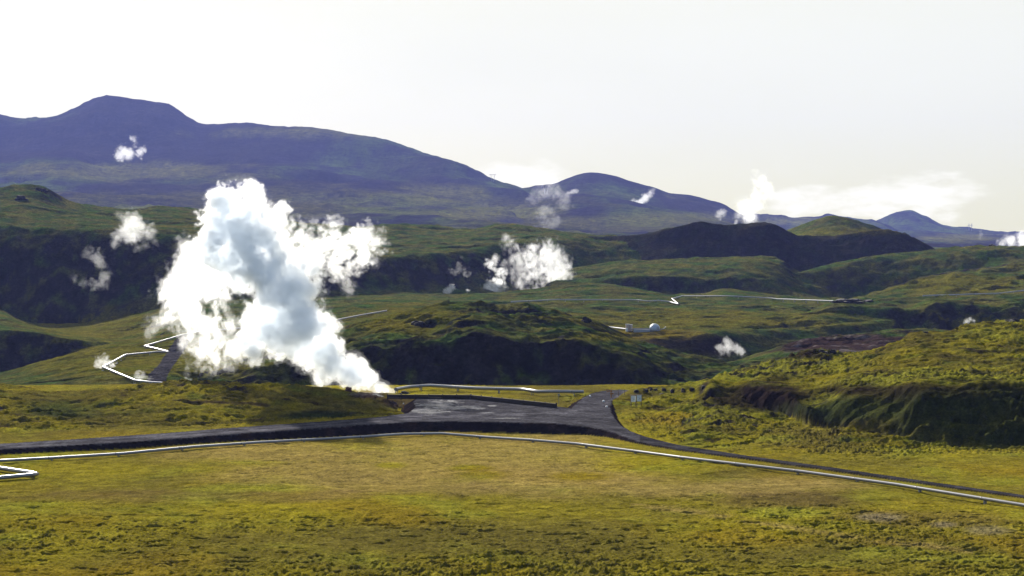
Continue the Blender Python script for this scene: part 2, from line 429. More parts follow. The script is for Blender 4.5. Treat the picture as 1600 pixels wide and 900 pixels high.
        [(1100, 380, 5400), (1340, 364, 5400), (1420, 360, 5400), (1500, 366, 5300), (1900, 374, 5200)],
        [(1100, 375, 5900), (1300, 366, 5900), (1345, 354, 5900), (1370, 343, 5900), (1395, 332, 5900), (1406, 328, 5900), (1420, 326, 5900), (1440, 333, 5900), (1475, 351, 5900), (1490, 354, 5900), (1520, 357, 5900), (1560, 361, 5900), (1600, 364, 5900), (1900, 378, 5900)],
        flat((1100, 1900), 6600, 20)],
        ease=['s', 's', 's', 's'], warp=(50, 360), lump=(10, 240), hum=(8, 80), tone=10),
]
BASE_Y = [0, 305, 318, 345, 400, 560, 620, 700, 800, 900, 1100, 1500, 2000, 4000, 9000]
BASE_Z = [0, 0, -2.0, -10.5, -14, -21, -19, -9, -2, 2, 8, 24, 36, 40, 40]
TONE = np.array([0] + [h.tone for h in HILLS])
HUM = np.array([(0.37, 0.62)] + [h.hum for h in HILLS])
LUMP = np.array([(0.35, 22)] + [h.lump for h in HILLS])

# roads: polygons read off the photograph, dropped on their own level
def zroad(px):
    return np.interp(px, [-200, 0, 300, 560, 650, 870, 940, 985, 1040, 1800], [0.55, 0.6, 0.8, 1.2, 1.35, 1.3, 0.85, 0.35, 0.2, 0.15])

ROAD_PX = [(-260, 709), (0, 693), (100, 687), (200, 680.5), (350, 669), (533, 656), (600, 650.5), (638, 645.5), (650, 636), (646, 628), (652, 621), (700, 619), (740, 620), (800, 626), (868, 634.5),
           (893, 638), (899, 632), (910, 622), (924, 614.5), (942, 610.5), (968, 608.5), (992, 609.5), (974, 615.5), (957, 625), (953, 637), (957, 649), (968, 663), (984, 673), (1008, 682), (1066, 696), (1170, 712), (1300, 730), (1450, 752), (1600, 773), (1900, 812),
           (1900, 816.5), (1600, 776.5), (1450, 755.5), (1300, 733.8), (1170, 716), (1066, 702.5), (1000, 690), (960, 676), (920, 667), (866, 661.5), (800, 659.5), (700, 658), (640, 659), (533, 666.5), (350, 679), (200, 690.6), (100, 696), (0, 702), (-260, 719)]
def poly_world(pts):
    out = []
    for px, py in pts:
        out.append(ground_at(px, py, float(zroad(px)))[:2])
    return np.array(out)
ROAD = poly_world(ROAD_PX)

def seg_dist(X, Y, poly, closed=True):
    d = np.full(X.shape, 1e9, np.float32)
    n = len(poly)
    for i in range(n if closed else n - 1):
        a, b = poly[i], poly[(i + 1) % n]
        ab = b - a
        t = np.clip(((X - a[0]) * ab[0] + (Y - a[1]) * ab[1]) / max(ab @ ab, 1e-9), 0, 1)
        d = np.minimum(d, np.hypot(X - a[0] - t * ab[0], Y - a[1] - t * ab[1]))
    return d

def inside(X, Y, poly):
    c = np.zeros(X.shape, bool)
    n = len(poly)
    for i in range(n):
        (x0, y0), (x1, y1) = poly[i], poly[(i + 1) % n]
        if y0 == y1:
            continue
        k = ((y0 > Y) != (y1 > Y)) & (X < (x1 - x0) * (Y - y0) / (y1 - y0) + x0)
        c ^= k
    return c

# a gravel road up the slope on the left, as a world-space strip
def terrain(u, Y, detail=True):
    """height, owner id, road code (0 none, 1 road, 2 bank) at tangent u and distance Y"""
    u, Y = np.broadcast_arrays(np.asarray(u, float), np.asarray(Y, float))
    X = u * Y
    z = np.interp(Y, BASE_Y, BASE_Z) + 0.0 * u
    own = np.zeros(z.shape, np.int16)
    gap = np.full(z.shape, 9.0)
    for i, h in enumerate(HILLS):
        Ymin = min(min(r[1]) for r in h.rails) - 40
        Ymax = max(max(r[1]) for r in h.rails) + 120
        umin = min(min(r[0]) for r in h.rails) - 0.02
        umax = max(max(r[0]) for r in h.rails) + 0.02
        m = (Y > Ymin) & (Y < Ymax * 1.3) & (u > umin) & (u < umax)
        if not m.any():
            continue
        hz_ = h.height(u[m], Y[m])
        # a hill dies away beyond the ends of its rails
        e0, e1 = umin + 0.02, umax - 0.02
        hz_ = hz_ + 0.0
        hz_ = hz_ - 400 * np.maximum(0, e0 - u[m]) * Y[m] / 400 - 400 * np.maximum(0, u[m] - e1) * Y[m] / 400
        zz, oo = z[m], own[m]
        k = hz_ > zz
        if h.tone in (1, 2):
            gg = gap[m]; gg[~k] = np.minimum(gg[~k], (zz - hz_)[~k]); gap[m] = gg
        zz[k] = hz_[k]; oo[k] = i + 1
        z[m], own[m] = zz, oo
    road = np.zeros(z.shape, np.int8)
    soft = np.ones(z.shape)
    m = (Y > 140) & (Y < 312)
    dist = np.full(z.shape, 99.0)
    if m.any():
        d = seg_dist(X[m], Y[m], ROAD)
        ins = inside(X[m], Y[m], ROAD)
        dist[m] = np.where(ins, -d, d)
        soft[m] = np.where(ins, 0.0, sstep(0.2, 4.0, d))
    # relief
    la, ls = LUMP[own, 0], LUMP[own, 1]
    ha, hs = HUM[own, 0], HUM[own, 1]
    z = z + soft * la * fbm2(X / ls, Y / ls, 3, seed=21)
    if detail:
        patch = 0.55 + 0.9 * sstep(-0.35, 0.5, fbm2(X / 26, Y / 26, 2, seed=31))
        plain = own == 0
        near = np.where(plain, np.clip(1.1 - (Y - 120) / 60, 0.32, 1.1), 1.0)
        apron = np.where(plain, sstep(2.6, 0.0, gap), 0.0)
        ha = ha + apron * 0.22
        near = np.maximum(near, apron)
        hm = fbm2(X / (hs * 1.9), Y / (hs * 0.8), 4, seed=41, gain=0.6, billow=True)
        hm = np.where(hm > 0, hm, hm * 0.6)
        z = z + soft * ha * patch * near * hm
        # clefts between cushions
        cl = fbm2(X / (hs * 4.5), Y / (hs * 1.8), 3, seed=55)
        z = z - soft * ha * near * 1.3 * sstep(0.22, 0.42, cl) * patch
    if m.any():
        px = 800 + F * u
        zr = zroad(px)
        inn = dist <= 0
        bank = zr - np.maximum(dist, 0) * 0.62 + 0.07 * fbm2(X / 2.4, Y / 2.4, 3, seed=61)
        wob = 0.45 * fbm2(X / 2.2, Y / 2.2, 4, seed=63)
        bk = (~inn) & (bank > z + 0.02) & (dist < 4)
        lot = zr + 0.05 * fbm2(X / 5, Y / 5, 3, seed=65) + 0.012 * fbm2(X / 0.7, Y / 0.7, 2, seed=66)
        z = np.where(inn, lot, np.where(bk, bank, z))
        road = np.where(dist + wob <= 0, 1, np.where(bk | (inn), 2, 0)).astype(np.int8)
    return z, own, road

def hit(px, py, y0=None, y1=None, detail=False):
    """where the sight line through a photograph point meets the ground"""
    u = float(upix(px, py))
    Ys = np.concatenate([np.arange(110, 330, 0.5), np.arange(330, 1500, 1.0), np.arange(1500, 6500, 10)])
    if y0:
        Ys = Ys[Ys >= y0]
    if y1:
        Ys = Ys[Ys <= y1]
    zt, _, _ = terrain(np.full(Ys.shape, u), Ys, detail)
    zr = zpix(py, Ys)
    k = np.nonzero(zt >= zr)[0]
    i = k[0] if len(k) else len(Ys) - 1
    return Vector((u * Ys[i], Ys[i], float(zt[i])))

def zground(x, y):
    z, _, _ = terrain(np.array([x / y]), np.array([float(y)]))
    return float(z[0])

# ------------------------------------------------------------------ ground colours
P = dict(yellow=(0.146, 0.122, 0.009), olive=(0.078, 0.065, 0.013), green=(0.040, 0.060, 0.008), lime=(0.132, 0.130, 0.014), dark=(0.022, 0.030, 0.010), tan=(0.172, 0.124, 0.040),
         soil=(0.021, 0.014, 0.013), rock=(0.016, 0.014, 0.020), gravel=(0.057, 0.055, 0.063), bank=(0.013, 0.011, 0.012), rust=(0.070, 0.040, 0.026),
         ash=(0.130, 0.110, 0.105), ochre=(0.128, 0.092, 0.009), salt=(0.24, 0.235, 0.24), heath=(0.018, 0.016, 0.013))
P = {k: np.array(v) for k, v in P.items()}

def lerp(c, col, t):
    return c + (col - c) * t[..., None]

def blob(px, py, cx, cy, rx, ry, nz, soft=0.5):
    r = np.hypot((px - cx) / rx, (py - cy) / ry) + nz
    return 1 - sstep(1 - soft, 1 + soft, r)

def colours(X, Y, Z, own, road, slope):
    px, py = project(X, Y, Z)
    tone = TONE[own]
    s = np.maximum(1.0, Y / 260.0)                      # look features coarsen with distance only through their own scale
    def nz(sc, o=3, sd=0):
        return fbm2(X / sc, Y / sc, o, seed=sd)
    n1 = nz(34, 4, 71); n2 = nz(7, 3, 72); n3 = nz(2.2, 2, 73); n4 = nz(120, 4, 74); n5 = nz(14, 4, 75)
    c = np.empty(X.shape + (3,))
    c[:] = P['olive']
    near = (own == 0) & (Y < 330)
    # moss plain
    c = np.where(near[..., None], lerp(lerp(c, P['yellow'], sstep(-0.4, 0.35, n1)), P['lime'], 0.7 * sstep(0.0, 0.5, n5)), c)
    c = np.where(near[..., None], lerp(c, P['ochre'], 0.8 * sstep(0.0, 0.5, nz(19, 4, 76))), c)
    # hills: moss, greener in the middle distance
    m1 = (tone == 1) | (tone == 2)
    c = np.where(m1[..., None], lerp(lerp(c, P['yellow'], sstep(-0.3, 0.4, n5)), P['green'], 0.55 * sstep(0.05, 0.5, n2)), c)
    c = np.where((tone == 1)[..., None], lerp(c, P['olive'] * 0.75, 0.15 + 0.5 * sstep(-0.2, 0.35, nz(6, 4, 105))), c)
    c = np.where((tone == 2)[..., None], lerp(c, P['lime'] * 1.15, 0.75 * sstep(-0.3, 0.3, n1)), c)
    mid = ((tone >= 3) & (tone <= 9)) | ((own == 0) & (Y >= 330))
    g = lerp(lerp(np.broadcast_to(P['olive'], c.shape), P['green'], sstep(-0.25, 0.35, n5)), P['dark'], 0.75 * sstep(-0.05, 0.45, nz(11, 4, 77)))
    g = lerp(g, P['ochre'], 0.35 * sstep(0.05, 0.5, n1)) * np.array([1.0, 1.14, 1.1]) + np.array([0.002, 0.004, 0.008])
    c = np.where(mid[..., None], g, c)
    c = np.where(((tone == 7))[..., None], lerp(c, P['rock'], np.full(X.shape, 0.75)), c)
    c = np.where(((tone == 8))[..., None], lerp(c, P['lime'], 0.5 * sstep(-0.3, 0.4, n1)), c)
    far = tone == 10
    f1, f2 = fbm2(X / 420, Y / 900, 5, seed=81), fbm2(X / 130, Y / 260, 4, seed=82)
    f3 = fbm2(X / 60, Y / 200, 3, seed=83)
    fc = lerp(lerp(np.broadcast_to(P['heath'], c.shape), P['green'] * 1.1, sstep(-0.05, 0.35, f1)), P['rock'], 0.85 * sstep(-0.05, 0.35, f2 + 0.4 * f3))
    w2 = 0.7 * f2 + 0.3 * f3
    gl = np.maximum.reduce([blob(px, py, 690, 305, 70, 16, w2), blob(px, py, 780, 332, 100, 13, w2), blob(px, py, 1060, 345, 110, 12, w2), blob(px, py, 200, 268, 190, 12, w2 * 1.4), blob(px, py, 1230, 345, 60, 6, w2), blob(px, py, 1500, 372, 60, 6, w2), blob(px, py, 480, 208, 150, 8, w2 * 1.3), 0.55 * blob(px, py, 450, 318, 420, 22, w2 * 1.5), 0.6 * blob(px, py, 1000, 350, 260, 14, w2 * 1.5)])
    fc = lerp(fc, P['lime'] * 0.75, 0.8 * gl)
    c = np.where(far[..., None], fc, c)
    # dry grass on the plain, worn ground, pale path
    w = 0.55 * n5 + 0.35 * n2
    dry = np.maximum.reduce([blob(px, py, 700, 722, 200, 42, w), blob(px, py, 560, 740, 210, 30, w), blob(px, py, 860, 752, 190, 22, w), blob(px, py, 1230, 757, 130, 12, w),
                             blob(px, py, 430, 708, 160, 16, w), blob(px, py, 820, 700, 130, 26, w), blob(px, py, 1050, 765, 160, 10, w)])
    keep = np.maximum.reduce([blob(px, py, 750, 743, 40, 7, w * 0.6), blob(px, py, 610, 727, 25, 5, w * 0.6), blob(px, py, 735, 731, 30, 5, w * 0.6), blob(px, py, 905, 745, 45, 7, w * 0.6)])
    c = np.where(near[..., None], lerp(c, P['tan'], 0.68 * dry * (1 - keep)), c)
    red = np.maximum.reduce([blob(px, py, 1230, 782, 110, 14, w), blob(px, py, 1390, 806, 90, 9, w), blob(px, py, 1480, 812, 120, 12, w), blob(px, py, 330, 775, 300, 10, w * 1.6)])
    c = np.where(near[..., None], lerp(c, P['rust'], 0.33 * red), c)
    bare = np.maximum.reduce([blob(px, py, 1370, 808, 35, 6, w), blob(px, py, 1545, 829, 38, 7, w), blob(px, py, 1475, 820, 18, 4, w)])
    c = np.where(near[..., None], lerp(c, P['ash'], 0.35 * bare), c)
    pathy = np.interp(px, [980, 1060, 1150, 1250, 1330, 1450, 1520], [785, 797, 812, 826, 838, 853, 862])
    pth = np.exp(-((py - pathy + 5 * n2) / 4.5) ** 2) * ((px > 985) & (px < 1520)) * sstep(-0.5, 0.2, n3 + n5)
    c = np.where(near[..., None], lerp(c, P['tan'], 0.65 * pth), c)
    bright = blob(px, py, 1230, 801, 60, 8, w)
    c = np.where(near[..., None], lerp(c, P['lime'] * 1.2, 0.7 * bright), c)
    vent = np.maximum.reduce([blob(px, py, 622, 628, 34, 9, 0.7 * w), blob(px, py, 578, 618, 30, 5, 0.7 * w)]) * (Y < 310) * (road == 0)
    c = lerp(c, P['soil'], 0.85 * vent)
    c = lerp(c, P['ash'], 0.5 * blob(px, py, 566, 616, 22, 3, w) * (Y < 310) * (road == 0))
    # steep ground sheds its moss
    st = sstep(0.42, 0.75, slope + 0.30 * n2 + 0.12 * n3)
    st = np.where(far, 0.35 * sstep(0.25, 0.8, slope + 0.25 * f2), st)
    rk = P['rock'] * (1 + 0.9 * nz(3.5, 4, 101) + 0.5 * n2)[..., None]
    veg = 1 - 0.75 * sstep(0.05, 0.35, nz(8, 4, 102)) * mid
    c = lerp(c, np.maximum(rk, 0.005), st * veg * np.where(own == 0, 0.2, np.where((tone == 2) & (px > 1300), 0.5, 0.9)))
    # soil patches on the moss hills
    sp = sstep(0.16, 0.36, fbm2(X / 9, Y / 4.5, 5, seed=91, gain=0.6)) * (((tone == 1) | (tone == 2)) * 1.0)
    c = lerp(c, P['soil'], 0.75 * sp)
    sc = np.maximum.reduce([blob(px, py, 1190, 620, 85, 26, w), blob(px, py, 1360, 610, 75, 9, w), blob(px, py, 1500, 615, 150, 18, w), blob(px, py, 500, 648, 40, 6, w), blob(px, py, 1245, 553, 60, 8, w)]) * ((tone == 1) | (tone == 2))
    c = lerp(c, P['soil'] * 0.65, 0.88 * sc)
    dk = np.maximum.reduce([blob(px, py, 500, 650, 60, 7, w), blob(px, py, 1530, 652, 150, 44, 0.8 * w), blob(px, py, 1330, 640, 110, 16, 1.5 * w), blob(px, py, 90, 640, 60, 12, 1.2 * w)]) * ((tone == 1) | (tone == 2))  # dark moss tone; the last blob paints in shade for the mound's crease
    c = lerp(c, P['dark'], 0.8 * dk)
    # mid-distance meadows, rust mud, scree
    mead = np.maximum.reduce([blob(px, py, 160, 510, 110, 24, w), blob(px, py, 1100, 500, 230, 16, w), blob(px, py, 980, 525, 90, 8, w), blob(px, py, 200, 560, 200, 30, w), blob(px, py, 1500, 445, 120, 16, w), blob(px, py, 1520, 500, 50, 14, w),
                              blob(px, py, 1340, 362, 70, 5, w), blob(px, py, 640, 500, 90, 22, w)]) * mid * (st < 0.6)
    c = lerp(c, P['yellow'] * 0.8, 0.6 * mead)
    mud = blob(px, py, 1310, 537, 130, 17, 1.6 * w) * (tone == 5)
    c = lerp(c, P['rust'] * np.array([0.55, 0.62, 0.85]), mud)
    c = lerp(c, P['ash'], 0.9 * sstep(0.1, 0.4, nz(9, 4, 95)) * mud)
    oc = np.maximum.reduce([blob(px, py, 1010, 523, 90, 7, w), blob(px, py, 560, 520, 60, 10, w)]) * (tone == 3)
    c = lerp(c, P['ochre'], 0.8 * oc)
    cutm = np.maximum.reduce([blob(px, py, 1040, 537, 60, 9, w), blob(px, py, 1110, 540, 50, 14, w)]) * (tone == 3)
    c = lerp(c, P['soil'], 0.8 * cutm)
    # gravel road on the slope to the left
    rx0 = np.interp(py, [525, 545, 570, 585, 603], [278, 264, 248, 232, 226])
    rx1 = np.interp(py, [525, 545, 570, 585, 603], [300, 290, 272, 262, 258])
    gr = ((px > rx0 + 2 * n3) & (px < rx1 + 2 * n3) & (py > 524) & (py < 612) & (own == 3))
    gr2 = ((np.abs(py - np.interp(px, [0, 200, 320], [617, 612, 600])) < 9) & (px < 330) & (own == 3))
    c = np.where(gr[..., None], P['gravel'] * 0.8, c)
    # the lot: compacted dark gravel with a spill of pale mineral
    lotn = 0.8 + 0.4 * nz(3, 3, 96) + 0.35 * fbm2(X / 14, Y / 3, 4, seed=97) + 0.25 * nz(0.6, 2, 99)
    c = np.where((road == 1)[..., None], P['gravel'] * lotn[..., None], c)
    n6 = fbm2(X / 3.0 + 0.6 * n3, Y / 6.0, 5, seed=98, gain=0.7)
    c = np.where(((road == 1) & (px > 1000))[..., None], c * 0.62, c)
    ctr = np.interp(px, [-300, 0, 100, 200, 350, 533, 640], [713, 697.5, 691.5, 685.5, 674, 661, 652.5])
    ruts = (np.exp(-((py - ctr - 2.2) / 1.1) ** 2) + np.exp(-((py - ctr + 1.9) / 1.0) ** 2)) * (px < 660) * (road == 1)
    c = lerp(c, P['gravel'] * 1.7, 0.6 * np.clip(ruts, 0, 1) * sstep(-0.5, 0.2, n2))
    turn = np.exp(-((py - np.interp(px, [640, 760, 880, 940, 975], [652, 650, 646, 634, 613])) / 3.0) ** 2) * (px > 640) * (px < 985) * (road == 1)
    c = lerp(c, P['gravel'] * 1.6, 0.55 * turn * sstep(-0.4, 0.3, n3 + n2))
    sal = np.maximum.reduce([blob(px, py, 690, 634, 26, 6, 2.6 * n6, 0.3), blob(px, py, 672, 642, 22, 4, 2.4 * n6, 0.3), blob(px, py, 722, 637, 26, 2.5, 2.4 * n6, 0.3), blob(px, py, 795, 653.5, 22, 0.9, 1.8 * n6, 0.5), blob(px, py, 768, 634, 6, 1.2, n6), blob(px, py, 760, 645, 10, 0.8, 2 * n6)]) * (road == 1)
    c = lerp(c, P['salt'], 0.6 * sal)
    c = np.where((road == 2)[..., None], lerp(np.broadcast_to(P['bank'], c.shape), P['soil'], 0.8 * sstep(0.0, 0.4, n3 + 0.5 * n2)), c)
    v = (1 + 0.34 * n3 + 0.18 * n2) * np.where((near | (tone == 1)) & (road == 0), 1.25, 1.0)
    return np.clip(c * np.clip(v, 0.45, 1.6)[..., None], 0.004, 0.8)

# ------------------------------------------------------------------ materials
def principled(name):
    m = bpy.data.materials.new(name)
    m.use_nodes = True
    return m, m.node_tree, m.node_tree.nodes['Principled BSDF']

def ground_material(name, scale, bump, rough=0.95):
    m, t, b = principled(name)
    at_ = nd(t, 'ShaderNodeAttribute', attribute_name='tint')
    tc = nd(t, 'ShaderNodeNewGeometry')
    n = nd(t, 'ShaderNodeTexNoise')
    n.inputs['Scale'].default_value = scale
    n.inputs['Detail'].default_value = 6.0
    n.inputs['Roughness'].default_value = 0.78
    t.links.new(tc.outputs['Position'], n.inputs['Vector'])
    r = nd(t, 'ShaderNodeMapRange')
    r.inputs[1].default_value = 0.3; r.inputs[2].default_value = 0.7
    r.inputs[3].default_value = 0.3; r.inputs[4].default_value = 1.7
    t.links.new(n.outputs[0], r.inputs[0])
    n2_ = nd(t, 'ShaderNodeTexNoise')
    n2_.inputs['Scale'].default_value = scale * 0.22
    n2_.inputs['Detail'].default_value = 7.0
    n2_.inputs['Roughness'].default_value = 0.72
    t.links.new(tc.outputs['Position'], n2_.inputs['Vector'])
    r2 = nd(t, 'ShaderNodeMapRange')
    r2.inputs[1].default_value = 0.32; r2.inputs[2].default_value = 0.66
    r2.inputs[3].default_value = 0.64; r2.inputs[4].default_value = 1.32
    t.links.new(n2_.outputs[0], r2.inputs[0])
    rr_ = mathn(t, 'MULTIPLY', r.outputs[0], r2.outputs[0])
    vm = nd(t, 'ShaderNodeVectorMath', operation='SCALE')
    t.links.new(at_.outputs['Color'], vm.inputs[0])
    t.links.new(rr_, vm.inputs['Scale'])
    t.links.new(vm.outputs[0], b.inputs['Base Color'])
    b.inputs['Roughness'].default_value = rough
    b.inputs['Specular IOR Level'].default_value = 0.0
    bp = nd(t, 'ShaderNodeBump')
    bp.inputs['Strength'].default_value = 1.0
    bp.inputs['Distance'].default_value = bump
    t.links.new(n.outputs[0], bp.inputs['Height'])
    t.links.new(bp.outputs[0], b.inputs['Normal'])
    return m

MAT = dict(near=ground_material('moss', 3.0, 0.22), mid=ground_material('moss_and_rock', 0.8, 1.2), far=ground_material('mountain_heath', 0.05, 9.0),
           road=ground_material('gravel', 2.5, 0.03, 0.85))

def simple(name, col, rough=0.6, metal=0.0, var=0.15, scale=3.0, spec=0.4):
    m, t, b = principled(name)
    tc = nd(t, 'ShaderNodeTexCoord')
    n = nd(t, 'ShaderNodeTexNoise')
    n.inputs['Scale'].default_value = scale
    n.inputs['Detail'].default_value = 4.0
    t.links.new(tc.outputs['Object'], n.inputs['Vector'])
    lo = tuple(c * (1 - var) for c in col); hi = tuple(min(1, c * (1 + var)) for c in col)
    t.links.new(mixc(t, n.outputs[0], lo, hi), b.inputs['Base Color'])
    b.inputs['Roughness'].default_value = rough
    b.inputs['Metallic'].default_value = metal
    b.inputs['Specular IOR Level'].default_value = spec
    return m

# ------------------------------------------------------------------ terrain meshes
def make_mesh(name, verts, faces, mat, cols=None, smooth=True):
    me = bpy.data.meshes.new(name)
    nv, nf = len(verts), len(faces)
    k = faces.shape[1]
    me.vertices.add(nv)
    me.vertices.foreach_set('co', np.ascontiguousarray(verts, np.float32).ravel())
    me.loops.add(nf * k)
    me.loops.foreach_set('vertex_index', np.ascontiguousarray(faces, np.int32).ravel())
    me.polygons.add(nf)
    me.polygons.foreach_set('loop_start', np.arange(0, nf * k, k, dtype=np.int32))
    if smooth:
        me.polygons.foreach_set('use_smooth', np.ones(nf, bool))
    me.update(calc_edges=True)
    if cols is not None:
        a = me.color_attributes.new('tint', 'FLOAT_COLOR', 'POINT')
        a.data.foreach_set('color', np.concatenate([cols, np.ones((nv, 1))], 1).astype(np.float32).ravel())
    me.materials.append(mat)
    o = bpy.data.objects.new(name, me)
    C.objects.link(o)
    return o

def geom_rows(a, b, k):
    n = max(2, int(math.log(b / a) / k))
    return np.exp(np.linspace(math.log(a), math.log(b), n + 1))

QUALITY = 1.0
STRIPS = [(6.0, 104.0, 0.09, 80), (104.0, 172.0, 0.0016 / QUALITY, int(1250 * QUALITY)), (172.0, 322.0, 0.0019 / QUALITY, int(1150 * QUALITY)), (322.0, 700.0, 0.0015 / QUALITY, int(880 * QUALITY)), (700.0, 1330.0, 0.0024 / QUALITY, int(820 * QUALITY)), (1330.0, 6800.0, 0.0085 / QUALITY, int(640 * QUALITY))]
pieces = {}
for si, (a, b, k, nc) in enumerate(STRIPS):
    rows = geom_rows(a, b, k)
    pxs = np.concatenate([np.linspace(-420, -70, 26)[:-1], np.linspace(-70, 1670, nc), np.linspace(1670, 2020, 26)[1:]])
    us = (pxs - 800) / F
    if si == 0:
        us = us * np.linspace(1, 1, 1)
    U, YY = np.meshgrid(us, rows)
    Z, own, road = terrain(U, YY, True)
    X = U * YY
    # slope from the grid
    dzr = np.gradient(Z, axis=0) / np.gradient(YY, axis=0)
    dzc = np.gradient(Z, axis=1) / np.gradient(X, axis=1)
    sl = np.hypot(dzr + dzc * 0, dzc)
    # smoothed slope so that single cushions do not read as cliffs
    kk = 3
    pad = np.pad(sl, ((kk, kk), (kk, kk)), mode='edge')
    cs = pad.cumsum(0).cumsum(1)
    cs = np.pad(cs, ((1, 0), (1, 0)))
    w_ = 2 * kk + 1
    sl = (cs[w_:, w_:] - cs[:-w_, w_:] - cs[w_:, :-w_] + cs[:-w_, :-w_]) / (w_ * w_)
    if si <= 2:
        sl = sl * 0.8
    col = colours(X, YY, Z, own, road, sl)
    nr, ncol = Z.shape
    V = np.stack([X, YY, Z], -1).reshape(-1, 3)
    CC = col.reshape(-1, 3)
    idx = np.arange(nr * ncol).reshape(nr, ncol)
    Q = np.stack([idx[:-1, :-1], idx[:-1, 1:], idx[1:, 1:], idx[1:, :-1]], -1).reshape(-1, 4)
    owner = own[:-1, :-1].reshape(-1)
    rd = road[:-1, :-1].reshape(-1)
    # skirt under the far edge so that no gap shows between strips
    if si < len(STRIPS) - 1:
        sk = V[idx[-1]] + np.array([0, 0.02 * rows[-1] * k * 10, -1.5])
        base = len(V)
        V = np.concatenate([V, sk]); CC = np.concatenate([CC, CC[idx[-1]]])
        si_ = np.arange(base, base + ncol)
        Q2 = np.stack([idx[-1, :-1], idx[-1, 1:], si_[1:], si_[:-1]], -1)
        Q = np.concatenate([Q, Q2])
        owner = np.concatenate([owner, own[-1, :-1]]); rd = np.concatenate([rd, np.zeros(ncol - 1, rd.dtype)])
    grp = 'near' if si <= 2 else ('mid' if si <= 4 else 'far')
    key = np.where(rd > 0, 100, owner)
    for kx in np.unique(key):
        f = Q[key == kx]
        uq, inv = np.unique(f, return_inverse=True)
        pieces.setdefault(int(kx), []).append((V[uq], inv.reshape(-1, 4), CC[uq], grp))

for kx, lst in pieces.items():
    off, vs, fs, cs_ = 0, [], [], []
    for v, f, c, g in lst:
        vs.append(v); fs.append(f + off); cs_.append(c); off += len(v)
    name = 'gravel_road' if kx == 100 else ('ground' if kx == 0 else HILLS[kx - 1].name)
    g = 'road' if kx == 100 else lst[0][3]
    if kx and kx != 100:
        t_ = HILLS[kx - 1].tone
        g = 'near' if t_ <= 2 else ('far' if t_ == 10 else 'mid')
    o = make_mesh(name, np.concatenate(vs), np.concatenate(fs), MAT[g], np.concatenate(cs_))
    o['kind'] = 'structure'

# ------------------------------------------------------------------ built things
def tag(o, label=None, cat=None, group=None, kind=None):
    if label: o['label'] = label
    if cat: o['category'] = cat
    if group: o['group'] = group
    if kind: o['kind'] = kind
    return o

def empty(name, loc, label, cat, group=None, rz=0.0):
    o = bpy.data.objects.new(name, None)
    o.location = loc
    o.rotation_euler = (0, 0, rz)
    o.empty_display_size = 0.3
    C.objects.link(o)
    return tag(o, label, cat, group)

def link_bm(name, bm, mat, parent=None, smooth=False):
    me = bpy.data.meshes.new(name)
    bm.normal_update()
    bm.to_mesh(me)
    bm.free()
    me.materials.append(mat)
    if smooth:
        me.polygons.foreach_set('use_smooth', np.ones(len(me.polygons), bool))
    o = bpy.data.objects.new(name, me)
    C.objects.link(o)
    if parent:
        o.parent = parent
    return o

def box(bm, c, s, rot=None, bevel=0.0):
    r = bmesh.ops.create_cube(bm, size=1.0)
    M = Matrix.Translation(c) @ (rot.to_4x4() if rot else Matrix()) @ Matrix.Diagonal((*s, 1))
    bmesh.ops.transform(bm, matrix=M, verts=r['verts'])
    if bevel:
        es = list({e for v in r['verts'] for e in v.link_edges})
        bmesh.ops.bevel(bm, geom=es, offset=bevel, segments=1, affect='EDGES')
    return r['verts']

def tube(bm, a, b, r0, r1=None, n=12, caps=True):
    a, b = Vector(a), Vector(b)
    d = b - a
    L = d.length
    r = bmesh.ops.create_cone(bm, cap_ends=caps, segments=n, radius1=r0, radius2=r0 if r1 is None else r1, depth=L)
    q = d.to_track_quat('Z', 'Y')
    bmesh.ops.transform(bm, matrix=Matrix.Translation((a + b) / 2) @ q.to_matrix().to_4x4(), verts=r['verts'])

def sweep(bm, pts, r, n=14):
    """round pipe through points with mitred corners"""
    rings = []
    for i, p in enumerate(pts):
        d0 = (p - pts[i - 1]).normalized() if i else (pts[1] - p).normalized()
        d1 = (pts[i + 1] - p).normalized() if i < len(pts) - 1 else d0
        t = (d0 + d1).normalized()
        side = t.cross(Vector((0, 0, 1))).normalized()
        up = side.cross(t)
        k = 1.0 / max(0.45, t.dot(d0))
        rings.append([bm.verts.new(p + side * math.cos(a) * r * k + up * math.sin(a) * r) for a in [2 * math.pi * j / n for j in range(n)]])
    for a, b in zip(rings[:-1], rings[1:]):
        for j in range(n):
            f = bm.faces.new((a[j], b[j], b[(j + 1) % n], a[(j + 1) % n]))
            f.smooth = True
    for rg in (rings[0], rings[-1]):
        f = bm.faces.new(rg)
        for e in f.edges:
            e.smooth = False
    bmesh.ops.recalc_face_normals(bm, faces=bm.faces)

